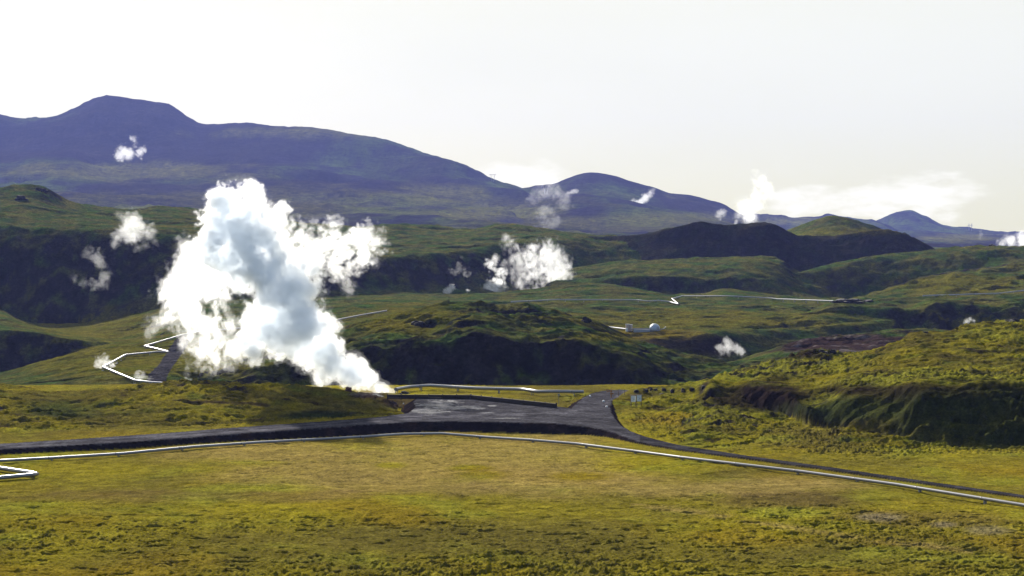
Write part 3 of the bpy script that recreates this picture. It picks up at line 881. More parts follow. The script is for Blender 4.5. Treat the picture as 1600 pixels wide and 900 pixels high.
M = dict(
    alu=simple('aluminium_cladding', (0.25, 0.25, 0.27), 0.42, 0.75, 0.12, 0.7, 0.5),
    alu_dull=simple('weathered_cladding', (0.34, 0.34, 0.37), 0.6, 0.1, 0.15, 0.7),
    band=simple('steel_band', (0.16, 0.15, 0.15), 0.6, 0.4),
    concrete=simple('concrete', (0.24, 0.23, 0.22), 0.9),
    steel=simple('galvanised_steel', (0.22, 0.23, 0.24), 0.55, 0.6),
    timber=simple('dark_timber', (0.030, 0.022, 0.020), 0.85, 0, 0.3, 6),
    post=simple('brown_post', (0.075, 0.040, 0.025), 0.8, 0, 0.3, 6),
    orange=simple('orange_wood', (0.30, 0.13, 0.035), 0.75, 0, 0.2, 5),
    panel=simple('sign_panel', (0.68, 0.72, 0.72), 0.5, 0, 0.05),
    print=simple('sign_print', (0.16, 0.22, 0.26), 0.6, 0, 0.2, 9),
    dome=simple('dome_aluminium', (0.40, 0.45, 0.53), 0.45, 0.25, 0.10, 1.0),
    tan=simple('tan_cladding', (0.42, 0.34, 0.27), 0.7, 0, 0.12, 1.0),
    white=simple('white_paint', (0.75, 0.76, 0.77), 0.5, 0, 0.06),
    lava=simple('lava_stone', (0.022, 0.019, 0.020), 0.95, 0, 0.4, 2.0),
    redlava=simple('red_lava_stone', (0.075, 0.030, 0.026), 0.95, 0, 0.4, 2.0),
)

def grp_pipe(name, label, nodes, r, clear=0.35, joint=8.6, cat='pipeline', mat='alu', group='steam pipelines'):
    """nodes are ground points; the pipe runs straight between them on low supports"""
    org = nodes[0].copy()
    root = empty(name, org, label, cat, group)
    line = []
    for p in nodes:
        line.append(Vector((p.x, p.y, max(zground(p.x, p.y), p.z - 1.5) + clear + r)))
    # keep the straight runs clear of the ground
    for i in range(len(line) - 1):
        a, b = line[i], line[i + 1]
        n = max(2, int((b - a).length / 3))
        lift = 0.0
        for k in range(1, n):
            q = a.lerp(b, k / n)
            lift = max(lift, min(0.6, zground(q.x, q.y) + r + 0.12 - q.z))
        line[i].z += lift * 0.5; line[i + 1].z += lift * 0.5
    # cladding lengths
    seq = [line[0]]
    runs, acc = [], 0.0
    for a, b in zip(line[:-1], line[1:]):
        L = (b - a).length
        pos = 0.0
        while acc + (L - pos) >= joint:
            pos += joint - acc
            q = a.lerp(b, min(1, pos / L))
            seq.append(q)
            runs.append(seq)
            seq = [q]
            acc = 0.0
        acc += L - pos
        if (b - seq[-1]).length > 0.05:
            seq.append(b)
    if len(seq) > 1:
        runs.append(seq)
    shared_band = shared_sup = None
    for run in runs:
        if len(run) < 2 or (run[0] - run[-1]).length < 0.3:
            continue
        bm = bmesh.new()
        sweep(bm, [p - org for p in run], r)
        link_bm('pipe_length', bm, M[mat], root, True)
        p, d = run[0] - org, (run[1] - run[0]).normalized()
        q = d.to_track_quat('Z', 'Y')
        if shared_band is None:
            bm = bmesh.new()
            tube(bm, (0, 0, -0.07), (0, 0, 0.07), r * 1.05, n=14)
            bo = link_bm('joint_band', bm, M['band'], root, True)
            shared_band = bo
        else:
            bo = shared_band.copy(); C.objects.link(bo); bo.parent = root
        bo.location = p + d * 0.08
        bo.rotation_mode = 'QUATERNION'; bo.rotation_quaternion = q
        # concrete sleeper with a steel saddle
        if shared_sup is None:
            bm = bmesh.new()
            box(bm, (0, 0, -r - 0.03), (r * 1.7, 0.22, 0.06))
            for sx in (-1, 1):
                box(bm, (sx * r * 0.7, 0, -r - 0.31), (0.1, 0.16, 0.5))
            box(bm, (0, 0, -r - 0.86), (r * 2.1, 0.5, 0.6), bevel=0.03)
            so = link_bm('support', bm, M['concrete'], root)
            shared_sup = so
        else:
            so = shared_sup.copy(); C.objects.link(so); so.parent = root
        so.location = p + d * 0.5
        so.rotation_euler = (0, 0, math.atan2(d.y, d.x) + math.pi / 2)
    return root

def G(pts, **kw):
    return [hit(*p, **kw) if len(p) == 2 else hit(p[0], p[1], p[2] - 15, p[2] + 40) for p in pts]

def flatpt(px, py):
    return ground_at(px, py, 0.0)

near_px = [(-150, 739), (0, 726), (75, 720), (193, 710.5), (302, 702), (403, 695), (498, 688.5), (560, 685), (630, 682), (690, 681.5), (760, 686), (830, 691.5), (900, 697), (1000, 709), (1066, 719), (1250, 741.5), (1400, 763), (1600, 795.5), (1780, 825)]
grp_pipe('steam_pipeline', 'long silver pipeline bending across the whole moss plain in front of the gravel road', [flatpt(*p) for p in near_px], 0.18, clear=0.10)
grp_pipe('steam_pipeline', 'silver pipe doubling back in a sharp V at the left edge of the moss plain', [flatpt(*p) for p in [(-140, 716), (0, 737), (50, 745.5), (57, 746.5), (50, 748), (0, 751), (-140, 760)]], 0.23, clear=0.12)
grp_pipe('steam_pipeline', 'silver pipe along the back of the gravel lot below the dark cliff', G([(618, 616, 301), (640, 611, 302), (672, 608.5, 304), (745, 613, 303), (806, 616.5, 302), (818, 619, 301), (840, 626, 296), (870, 627, 296), (912, 628, 296)]), 0.30, clear=0.45)
grp_pipe('steam_pipeline', 'white pipe zigzagging up the grassy slope beside the small gravel road', G([(262, 604, 395), (236, 601.5, 398), (211, 600, 400), (161, 579, 430), (196, 558, 455), (246, 553.5, 465), (263, 549, 470), (226, 544, 480), (285, 526.5, 515), (318, 520, 530), (352, 518, 535), (420, 512, 545)]), 0.27, clear=0.4)
grp_pipe('steam_pipeline', 'thin pipe climbing the green slope right of the big steam plume', G([(440, 515, 560), (520, 507, 580), (560, 503, 600), (604, 498, 620)]), 0.30, clear=0.45)
grp_pipe('steam_pipeline', 'pale pipe crossing the middle plateau above the small dome', G([(798, 473, 700), (870, 471, 715), (995, 471, 725), (1013, 474, 720), (1030, 472, 722), (1046, 473, 720), (1060, 477, 715), (1050, 469, 730), (1066, 465, 745), (1140, 464.5, 750), (1200, 468, 740), (1215, 470, 735), (1302, 472.5, 725)]), 0.26, clear=0.4, mat='alu_dull')
grp_pipe('steam_pipeline', 'grey pipe on the far right slope above the shaded gullies', G([(1442, 464.5, 700), (1500, 463, 705), (1560, 460.5, 708), (1600, 457, 712), (1700, 450, 715)]), 0.30, clear=0.5, mat='alu_dull')
grp_pipe('steam_pipeline', 'short pipe running from behind the rocky hill to the small dome', G([(915, 509, 612), (950, 512.5, 612), (978, 516, 612)]), 0.24, clear=0.3, mat='alu_dull')

# low timber wall along the back of the lot
wall_px = [(605, 623), (735, 623.5), (868, 637.5)]
wp = [ground_at(px, py, float(zroad(px))) for px, py in wall_px]
wall = empty('low_wall', wp[0], 'low dark wall edging the back of the gravel lot', 'wall')
for a, b in zip(wp[:-1], wp[1:]):
    L = (b - a).length
    n = max(1, round(L / 2.4))
    d = (b - a).normalized()
    for k in range(n):
        for lv in range(3):
            bm = bmesh.new()
            c = a.lerp(b, (k + 0.5) / n) - wp[0]
            c.z += 0.12 + lv * 0.232 + random.uniform(-0.008, 0.008)
            c += Vector((-d.y, d.x, 0)) * random.uniform(-0.02, 0.02)
            box(bm, c, (L / n - 0.03, 0.22, 0.22), Matrix.Rotation(math.atan2(d.y, d.x), 3, 'Z'), 0.012)
            link_bm('beam', bm, M['timber'], wall)
    bm = bmesh.new()
    for k in range(n + 1):
        c = a.lerp(b, k / n) - wp[0] + Vector((-d.y, d.x, 0)) * 0.2
        c.z += 0.3
        box(bm, c, (0.14, 0.14, 1.0), Matrix.Rotation(math.atan2(d.y, d.x), 3, 'Z'))
    link_bm('stake', bm, M['timber'], wall)

# information boards
def board(px, py, label, tilt):
    p = hit(px, py, 235, 290)
    z0 = zground(p.x, p.y)
    root = empty('information_board', (p.x, p.y, z0), label, 'sign', 'information boards by the track', tilt)
    for sx in (-0.36, 0.36):
        bm = bmesh.new()
        box(bm, (sx, 0, 0.88), (0.11, 0.11, 2.1), bevel=0.012)
        link_bm('post', bm, M['post'], root)
    bm = bmesh.new()
    box(bm, (0, -0.065, 1.32), (0.76, 0.05, 1.0), bevel=0.01)
    pn = link_bm('panel', bm, M['panel'], root)
    bm = bmesh.new()
    for z, w in ((1.70, 0.46), (1.55, 0.58), (1.47, 0.52), (1.39, 0.58), (1.12, 0.5), (1.04, 0.42)):
        box(bm, (-0.02, -0.094, z), (w, 0.006, 0.025))
    box(bm, (0.1, -0.094, 1.25), (0.3, 0.006, 0.1))
    link_bm('printed_lines', bm, M['print'], pn)
    bm = bmesh.new()
    box(bm, (0, -0.02, 1.92), (0.96, 0.3, 0.06), bevel=0.01)
    link_bm('cap_rail', bm, M['post'], root)
    return p
bA = board(989.5, 635, 'left of two white information boards on brown posts beside the track', 0.12)
bB = board(998.5, 636, 'right of two white information boards, standing slightly nearer', -0.05)

# trail sign, bar gate and posts near the head of the track
p = hit(955, 622, 240, 300); z0 = zground(p.x, p.y)
sg = empty('trail_sign', (p.x, p.y, z0), 'small weathered orange trail sign at the top of the gravel track', 'sign')
bm = bmesh.new(); box(bm, (0, 0, 0.7), (0.16, 0.16, 1.5), bevel=0.015); link_bm('post', bm, M['orange'], sg)
bm = bmesh.new(); box(bm, (-0.45, -0.1, 1.36), (1.1, 0.05, 0.16), Matrix.Rotation(0.07, 3, 'Y'), 0.01); link_bm('arm', bm, M['orange'], sg)
bm = bmesh.new(); box(bm, (-0.3, -0.1, 1.08), (1.0, 0.05, 0.16), Matrix.Rotation(-0.05, 3, 'Y'), 0.01); link_bm('arm', bm, M['orange'], sg)
bm = bmesh.new(); box(bm, (0.1, -0.1, 0.72), (0.55, 0.05, 0.26), None, 0.01); link_bm('board', bm, M['orange'], sg)
p = hit(976, 617, 240, 300); z0 = zground(p.x, p.y)
bg_ = empty('bar_gate', (p.x, p.y, z0), 'thin bar gate between two posts across the uphill path', 'gate', None, 0.15)
for sx in (-1.15, 0):
    bm = bmesh.new(); box(bm, (sx, 0, 0.45), (0.1, 0.1, 1.1)); link_bm('post', bm, M['post'], bg_)
bm = bmesh.new(); box(bm, (-0.55, -0.06, 0.82), (1.25, 0.05, 0.1)); link_bm('bar', bm, M['steel'], bg_)
p = hit(873, 633, 240, 305); z0 = zground(p.x, p.y)
ps = empty('marker_post', (p.x, p.y, z0), 'thin post with a small plate at the right end of the low wall', 'post', 'marker posts')
bm = bmesh.new(); tube(bm, (0, 0, -0.1), (0, 0, 1.9), 0.04, n=8); link_bm('pole', bm, M['steel'], ps)
bm = bmesh.new(); box(bm, (0, -0.06, 1.72), (0.42, 0.03, 0.26)); link_bm('plate', bm, M['steel'], ps)
p = hit(630.5, 641, 220, 290); z0 = zground(p.x, p.y)
ps = empty('marker_post', (p.x, p.y, z0), 'short orange stake on the bank where the road meets the lot', 'post', 'marker posts')
bm = bmesh.new(); tube(bm, (0, 0, -0.2), (0, 0, 0.95), 0.09, 0.075, n=8); link_bm('pole', bm, M['orange'], ps)
bm = bmesh.new(); tube(bm, (0, 0, 0.95), (0, 0, 1.12), 0.095, 0.07, n=8); link_bm('cap', bm, M['white'], ps)

# stones: a handful of lumpy shapes shared by all of them
def stone_mesh(seed, mat):
    bm = bmesh.new()
    bmesh.ops.create_icosphere(bm, subdivisions=3, radius=1.0)
    co = np.array([v.co[:] for v in bm.verts])
    n = perlin3(co[:, 0] * 1.1, co[:, 1] * 1.1, co[:, 2] * 1.1, seed) * 0.55 + np.abs(perlin3(co[:, 0] * 2.6, co[:, 1] * 2.6, co[:, 2] * 2.6, seed + 4)) * 0.35
    rs = np.random.default_rng(seed)
    for v, k in zip(bm.verts, n):
        v.co *= 1 + k - 0.1
    for q in range(7):                                  # broken faces
        d = Vector(rs.normal(size=3)).normalized()
        lim = rs.uniform(0.6, 0.85)
        for v in bm.verts:
            e = v.co.dot(d)
            if e > lim:
                v.co -= d * (e - lim) * 0.85
    me = bpy.data.meshes.new('boulder')
    bm.to_mesh(me); bm.free()
    me.materials.append(M[mat])
    return me
STONES = [stone_mesh(k, 'lava') for k in range(4)]
RED = stone_mesh(9, 'redlava')

def crag_mesh(seed):
    rs = random.Random(seed)
    bm = bmesh.new()
    for k in range(15):
        tmp = STONES[k % 4].copy()
        a = rs.uniform(0, 6.3)
        d = rs.uniform(0.1, 0.9)
        s = rs.uniform(0.16, 0.42) * (1.1 - 0.5 * d)
        tmp.transform(Matrix.Translation((math.cos(a) * d, math.sin(a) * d, -0.1 - 0.3 * d + rs.uniform(-0.15, 0.2))) @ Matrix.Rotation(rs.uniform(0, 6), 4, 'Z') @ Matrix.Diagonal((s, s, s * rs.uniform(0.8, 1.5), 1)))
        bm.from_mesh(tmp)
        bpy.data.meshes.remove(tmp)
    me = bpy.data.meshes.new('lava_crag')
    bm.to_mesh(me); bm.free()
    me.materials.append(M['lava'])
    return me

def stone(name, pos, size, label, cat='boulder', group=None, me=None, rz=None, sink=0.3):
    o = bpy.data.objects.new(name, me or random.choice(STONES))
    o.location = (pos[0], pos[1], pos[2] + size[2] * (1 - 2 * sink) * 0.5)
    o.scale = (size[0] / 2, size[1] / 2, size[2] / 2)
    o.rotation_euler = (0, 0, random.uniform(0, 6) if rz is None else rz)
    C.objects.link(o)
    return tag(o, label, cat, group)

ordn = ['first', 'second', 'third', 'fourth', 'fifth', 'sixth', 'seventh', 'eighth', 'ninth', 'tenth', 'eleventh', 'twelfth']
row = [(994, 614, 1.05, .7), (1009, 613.5, 1.0, .75), (1018, 610, .7, .7), (1024.5, 611, .7, .6), (1034, 615, 1.0, .65), (1037, 610.5, .85, .75), (1050, 613.5, .95, 1.0), (1067, 610.5, .9, .8), (1067.5, 614, .7, .5), (1081, 612, .85, .75), (1099, 607, .8, .8)]
for k, (px, py, w, h) in enumerate(row):
    p = hit(px, py, 235, 292)
    stone('boulder', (p.x, p.y, zground(p.x, p.y)), (w, w * 0.9, h * 1.15), '%s dark lava boulder from the information boards in the row up the path' % ordn[k], group='dark boulders lining the path')

crags = [
    (1284, 550, 290, 320, 3.6, 1.2, 'dark jagged lava crag on the crest of the right moss hill', 'lava_crag'),
    (1299, 551, 290, 320, 1.9, 1.5, 'upright lava block beside the jagged crag on the right moss hill', 'lava_crag'),
    (1447, 520, 300, 330, 1.8, 0.6, 'small dark rock on the skyline of the right moss hill', 'lava_crag'),
    (1584, 503, 315, 345, 4.5, 1.4, 'low black lava outcrop on the top right crest of the moss hill', 'lava_crag'),
    (916, 503, 455, 480, 3.4, 2.6, 'rounded black knob on the right shoulder of the rocky hill', 'lava_crag'),
    (655, 510, 440, 480, 5.0, 2.4, 'dark rock outcrop on the green left flank of the rocky hill', 'lava_crag'),
    (812, 490, 440, 480, 5.5, 2.0, 'broad dark outcrop near the summit of the rocky hill', 'lava_crag'),
    (1329, 471, 690, 780, 17, 3.2, 'black lava mound at the right end of the plateau pipe', 'lava_crag'),
    (65, 298, 960, 1010, 9, 4, 'dark rocky lump on the grassy knoll at far left', 'lava_crag'),
    (33, 313, 900, 990, 8, 4, 'dark cleft rock on the slope of the far left knoll', 'lava_crag'),
    (235, 325, 1000, 1060, 14, 2.2, 'small dark crag on the plateau skyline above the cliff', 'lava_crag'),
    (1550, 383, 930, 975, 6.2, 3.4, 'dark pointed rock on the ridge beside the far right steam', 'lava_crag'),
    (633, 617, 285, 306, 2.3, 0.9, 'rounded dark heap at the left end of the low wall beside the vent', 'lava_crag'),
]
for px, py, y0, y1, w, h, lab, nm in crags:
    p = hit(px, py, y0, y1)
    stone(nm, (p.x, p.y, zground(p.x, p.y)), (w * 1.15, w * 0.9, h * 1.7), lab, 'rock', 'dark lava crags', sink=0.36, me=crag_mesh(int(px)))
p = hit(545, 613, 268, 310)
stone('lava_crag', (p.x, p.y, zground(p.x, p.y)), (1.5, 1.4, 1.5), 'reddish lava lump behind the moss mound below the steam', 'rock', 'dark lava crags', me=RED)
for k, (px, py, lab) in enumerate([(922, 620, 'white painted stone at the right end of the pipe behind the lot'), (943, 628, 'upper of two tiny white stones on the gravel track'), (948, 636.5, 'lower of two tiny white stones on the gravel track')]):
    p = hit(px, py, 235, 305)
    me = STONES[k].copy(); me.materials.clear(); me.materials.append(M['white'])
    stone('white_stone', (p.x, p.y, zground(p.x, p.y)), (0.42, 0.4, 0.42), lab, 'stone', 'white stones by the track', me=me)

# well head: silver dome, tan silencer tower, low housing
p = hit(1023, 517, 580, 660)
dz = zground(p.x, p.y)
dm = empty('well_dome', (p.x, p.y, dz), 'small silver geodesic dome on the plateau below the long pipe', 'dome')
bm = bmesh.new()
bmesh.ops.create_icosphere(bm, subdivisions=3, radius=2.05)
bmesh.ops.delete(bm, geom=[v for v in bm.verts if v.co.z < -0.7], context='VERTS')
link_bm('shell', bm, M['dome'], dm).location = (0, 0, 0.75)
bm = bmesh.new(); tube(bm, (0, 0, -0.6), (0, 0, 0.35), 2.15, n=24); link_bm('base_ring', bm, M['concrete'], dm)
bm = bmesh.new(); box(bm, (1.05, -1.8, 0.9), (0.9, 0.35, 1.6), Matrix.Rotation(0.5, 3, 'Z'), 0.02); link_bm('door', bm, M['alu_dull'], dm)
bm = bmesh.new(); sweep(bm, [Vector((1.9, -2.4, 0.5)), Vector((3.4, -1.6, 0.9)), Vector((4.2, -0.6, 1.6))], 0.16, 10); link_bm('outlet_pipe', bm, M['alu'], dm)
p = hit(983, 517, 580, 660)
tw = empty('silencer_tower', (p.x, p.y, zground(p.x, p.y)), 'squat tan silencer tower left of the small dome', 'tower')
bm = bmesh.new(); tube(bm, (-0.62, 0, -0.5), (-0.62, 0, 2.5), 0.72, n=20); link_bm('cylinder', bm, M['tan'], tw)
bm = bmesh.new(); tube(bm, (0.62, 0.2, -0.5), (0.62, 0.2, 2.3), 0.72, n=20); link_bm('cylinder', bm, M['tan'], tw)
bm = bmesh.new(); tube(bm, (-0.62, 0, 2.505), (-0.62, 0, 2.7), 0.8, n=20); tube(bm, (0.62, 0.2, 2.305), (0.62, 0.2, 2.5), 0.8, n=20); link_bm('rim', bm, M['alu_dull'], tw)
bm = bmesh.new(); box(bm, (-1.0, -0.9, 0.5), (0.7, 0.5, 1.4), None, 0.03); link_bm('inlet', bm, M['white'], tw)
p = hit(1003, 518.5, 580, 660)
hs_ = empty('pipe_housing', (p.x, p.y, zground(p.x, p.y)), 'long low pale pipe housing between the silencer tower and the dome', 'housing')
bm = bmesh.new(); box(bm, (0, 0, 0.35), (6.4, 1.1, 1.1), None, 0.05); link_bm('casing', bm, M['alu_dull'], hs_)
bm = bmesh.new(); sweep(bm, [Vector((-4.2, 0.1, 0.8)), Vector((-3.0, 0, 1.15)), Vector((3.0, 0, 1.15)), Vector((4.2, 0.2, 0.7))], 0.2, 10); link_bm('pipe', bm, M['alu'], hs_)

# pylons on the skyline
def pylon(px, py, y0, y1, h, label, vee):
    p = hit(px, py, y0, y1)
    root = empty('power_pylon', p, label, 'pylon', 'power pylons on the skyline')
    w = h * 0.42
    th = h * 0.010
    for s in (-1, 1):
        bm = bmesh.new()
        if vee:
            a0, a1 = Vector((s * w * 0.18, 0, -2)), Vector((s * w * 0.55, 0, h * 0.82))
        else:
            a0, a1 = Vector((s * w * 0.5, 0, -2)), Vector((s * w * 0.42, 0, h))
        off = h * 0.025
        for dx, dy in ((-off, -off), (off, -off), (off, off), (-off, off)):
            tube(bm, a0 + Vector((dx, dy, 0)), a1 + Vector((dx, dy, 0)), th, n=5)
        for k in range(8):
            q0, q1 = a0.lerp(a1, k / 8), a0.lerp(a1, (k + 1) / 8)
            sg_ = 1 if k % 2 else -1
            tube(bm, q0 + Vector((off * sg_, -off, 0)), q1 + Vector((-off * sg_, -off, 0)), th * 0.7, n=4)
        link_bm('mast', bm, M['steel'], root)
    bm = bmesh.new()
    zc = h * (0.82 if vee else 0.66)
    for zz in (zc, zc + h * 0.06):
        tube(bm, (-w, 0, zz), (w, 0, zz), th, n=5)
    for k in range(10):
        x0, x1 = -w + 2 * w * k / 10, -w + 2 * w * (k + 1) / 10
        tube(bm, (x0, 0, zc if k % 2 else zc + h * 0.06), (x1, 0, zc + h * 0.06 if k % 2 else zc), th * 0.7, n=4)
    link_bm('crossarm', bm, M['steel'], root)
    for s in (-0.92, 0, 0.92):
        bm = bmesh.new()
        tube(bm, (s * w, 0, zc), (s * w, 0, zc - h * 0.1), th * 1.2, n=5)
        link_bm('insulator', bm, M['steel'], root)
    for s in (-1, 1):
        bm = bmesh.new()
        tube(bm, (s * w * (0.6 if vee else 0.42), 0, zc + h * 0.05), (s * w * 0.75, 0, h * 1.02), th, n=5)
        link_bm('peak', bm, M['steel'], root)
pylon(770, 284, 4000, 4700, 22, 'pylon on the slope of the big mountain left of the saddle', True)
pylon(853, 304, 3900, 4700, 26, 'pylon in the saddle behind the thin rising steam', True)
pylon(1516, 360, 5400, 6200, 24, 'pylon on the flat skyline at far right', False)

# ------------------------------------------------------------------ steam
def surface_nets(Fd, iso):
    nx, ny, nz = Fd.shape
    ins = Fd > iso
    cnt = np.zeros((nx - 1, ny - 1, nz - 1), np.int8)
    for i in (0, 1):
        for j in (0, 1):
            for k in (0, 1):
                cnt += ins[i:nx - 1 + i, j:ny - 1 + j, k:nz - 1 + k]
    act = (cnt > 0) & (cnt < 8)
    I, J, K = np.nonzero(act)
    if len(I) == 0:
        return None, None
    idm = np.full(act.shape, -1, np.int32)
    idm[I, J, K] = np.arange(len(I))
    acc = np.zeros((len(I), 3)); n = np.zeros(len(I))
    cor = [(i, j, k) for i in (0, 1) for j in (0, 1) for k in (0, 1)]
    for a in cor:
        for ax in range(3):
            if a[ax]:
                continue
            b = list(a); b[ax] = 1
            fa = Fd[I + a[0], J + a[1], K + a[2]] - iso
            fb = Fd[I + b[0], J + b[1], K + b[2]] - iso
            m = (fa > 0) != (fb > 0)
            t = np.where(m, fa / np.where(fa - fb == 0, 1, fa - fb), 0)
            p = np.stack([np.full(len(I), float(x)) for x in a], 1)
            p[:, ax] += t
            acc += p * m[:, None]
            n += m
    V = acc / n[:, None] + np.stack([I, J, K], 1)
    quads = []
    for ax in range(3):
        b1, b2 = (ax + 1) % 3, (ax + 2) % 3
        sl0 = [slice(None)] * 3; sl1 = [slice(None)] * 3
        sl0[ax] = slice(0, -1); sl1[ax] = slice(1, None)
        for b in (b1, b2):
            sl0[b] = slice(1, -1); sl1[b] = slice(1, -1)
        A, B = ins[tuple(sl0)], ins[tuple(sl1)]
        for sign in (True, False):
            m = (A & ~B) if sign else (~A & B)
            q = np.stack(np.nonzero(m), 1)
            q[:, b1] += 1; q[:, b2] += 1
            def cell(d1, d2):
                c = q.copy(); c[:, b1] -= d1; c[:, b2] -= d2
                return idm[c[:, 0], c[:, 1], c[:, 2]]
            f = np.stack([cell(1, 1), cell(0, 1), cell(0, 0), cell(1, 0)], 1)
            quads.append(f if sign else f[:, ::-1])
    return V, np.concatenate(quads)

def vapour(name, density, col=(0.972, 0.983, 0.995), aniso=0.35):
    m = bpy.data.materials.new(name)
    m.use_nodes = True
    t = m.node_tree
    t.nodes.clear()
    v = nd(t, 'ShaderNodeVolumePrincipled')
    v.inputs['Density Attribute'].default_value = ''
    v.inputs['Color'].default_value = (*col, 1)
    v.inputs['Density'].default_value = density
    v.inputs['Anisotropy'].default_value = aniso
    o = nd(t, 'ShaderNodeOutputMaterial')
    t.links.new(v.outputs[0], o.inputs['Volume'])
    return m

def steam(label, Y, puffs, amp=0.55, scale=1.0, vox=2.0, dens=(0.05, 0.16, 0.5), cuts=(-0.06, 0.14, 0.42), seed=0, group='steam plumes', lean=0.0, aniso=0.35, flat_=0.5, fine=1.0, maxr=26.0, grow=1.04, root=None, stretch=1.0):
    """puffs are (px, py, radius) or (px, py, radius, breakup) read off the photograph; the field is worked out in photo-pixel units at distance Y"""
    k = Y / F
    pf = [(p + (1.0,))[:4] for p in puffs]
    ry = random.Random(seed)
    cx = np.array([p[0] for p in pf], np.float32); cyy = np.array([-p[1] for p in pf], np.float32)
    rr = np.array([p[2] * grow for p in pf], np.float32); br = np.array([p[3] for p in pf], np.float32)
    cd = np.array([ry.uniform(-0.45, 0.45) * p[2] for p in pf], np.float32)
    mg = 1.5 * amp * 10 + 3 * vox
    mgr = float(rr.max()) * 0.35 + 3 * vox
    x0, x1 = (cx - rr).min() - mgr, (cx + rr).max() + mgr
    z0, z1 = (cyy - rr).min() - mgr, (cyy + rr).max() + mgr
    y0, y1 = (cd - rr * flat_).min() - mgr, (cd + rr * flat_).max() + mgr
    gx, gy, gz = np.arange(x0, x1, vox, dtype=np.float32), np.arange(y0, y1, vox, dtype=np.float32), np.arange(z0, z1, vox, dtype=np.float32)
    XX, YYg, ZZ = np.meshgrid(gx, gy, gz, indexing='ij')
    Fd = np.full(XX.shape, -1e3, np.float32)
    BR = np.ones(XX.shape, np.float32)
    RS = np.ones(XX.shape, np.float32) * 5
    for i in range(len(pf)):
        # only the block round the puff
        R = rr[i] * 1.6 + 4 * vox
        ix = slice(max(0, int((cx[i] - R - x0) / vox)), int((cx[i] + R - x0) / vox) + 2)
        iy = slice(max(0, int((cd[i] - R - y0) / vox)), int((cd[i] + R - y0) / vox) + 2)
        iz = slice(max(0, int((cyy[i] - R - z0) / vox)), int((cyy[i] + R - z0) / vox) + 2)
        d = np.sqrt((XX[ix, iy, iz] - cx[i]) ** 2 + ((YYg[ix, iy, iz] - cd[i]) / flat_) ** 2 + (ZZ[ix, iy, iz] - cyy[i]) ** 2)
        f = (1 - d / rr[i]) * min(float(rr[i]), maxr)
        cur = Fd[ix, iy, iz]
        m = f > cur
        BR[ix, iy, iz] = np.where(m, br[i], BR[ix, iy, iz])
        RS[ix, iy, iz] = np.where(m, min(float(rr[i]), maxr), RS[ix, iy, iz])
        # soft union
        hmix = np.clip(0.5 + 0.5 * (f - cur) / 4.0, 0, 1)
        Fd[ix, iy, iz] = cur + (f - cur) * hmix + 4.0 * hmix * (1 - hmix) * (cur > -500)
    live = Fd > -22.0
    lx, ly_, lz = XX[live], YYg[live], ZZ[live]
    n = np.zeros(lx.shape, np.float32)
    wl, a, tot = 30.0 * scale, 1.0, 0.0
    for o_ in range(5):
        if wl < vox * 1.6:
            break
        p = perlin3(lx / wl, ly_ / wl, lz / (wl * stretch), seed + o_ * 2.7)
        n += a * (p if o_ < 1 else (np.abs(p) * 2.0 - 0.42))
        tot += a
        a *= 0.68 * fine
        wl *= 0.5
    FF = np.full(XX.shape, -1e3, np.float32)
    FF[live] = Fd[live] + n / tot * amp * RS[live] * 1.9 * BR[live]
    FF[0], FF[-1] = -9, -9
    FF[:, 0], FF[:, -1] = -9, -9
    FF[:, :, 0], FF[:, :, -1] = -9, -9
    top = min(float(rr.max()), maxr)
    base = at(float(pf[0][0]), float(pf[0][1]), Y)
    names = ['outer_vapour', 'inner_vapour', 'dense_vapour']
    if root is None:
        root = empty('steam_plume', base, label, 'steam', group)
    else:
        names = ['torn_vapour', 'drifting_vapour', 'drifting_core']
        base = root.location.copy()
    first = None
    for li, (cut, de) in enumerate(zip(cuts, dens)):
        V, Q = surface_nets(np.clip(FF, -9, 99), cut * top)
        if V is None or len(V) < 20:
            continue
        px = x0 + V[:, 0] * vox; dp = y0 + V[:, 1] * vox; py = -(z0 + V[:, 2] * vox)
        yy = Y + dp * k + lean * ((-py) - (-float(pf[0][1]))) * k
        zw = CAMZ + (400.0 - py) * k
        xw = (px - 800.0) * k
        W = np.stack([xw, yy, zw], 1) - np.array(base)
        me_o = make_mesh(names[li], W, Q.astype(np.int32), vapour('steam_' + names[li], de / k * 0.13, aniso=aniso))
        me_o.parent = root
        STAT.append(len(Q))
    return root
STAT = []

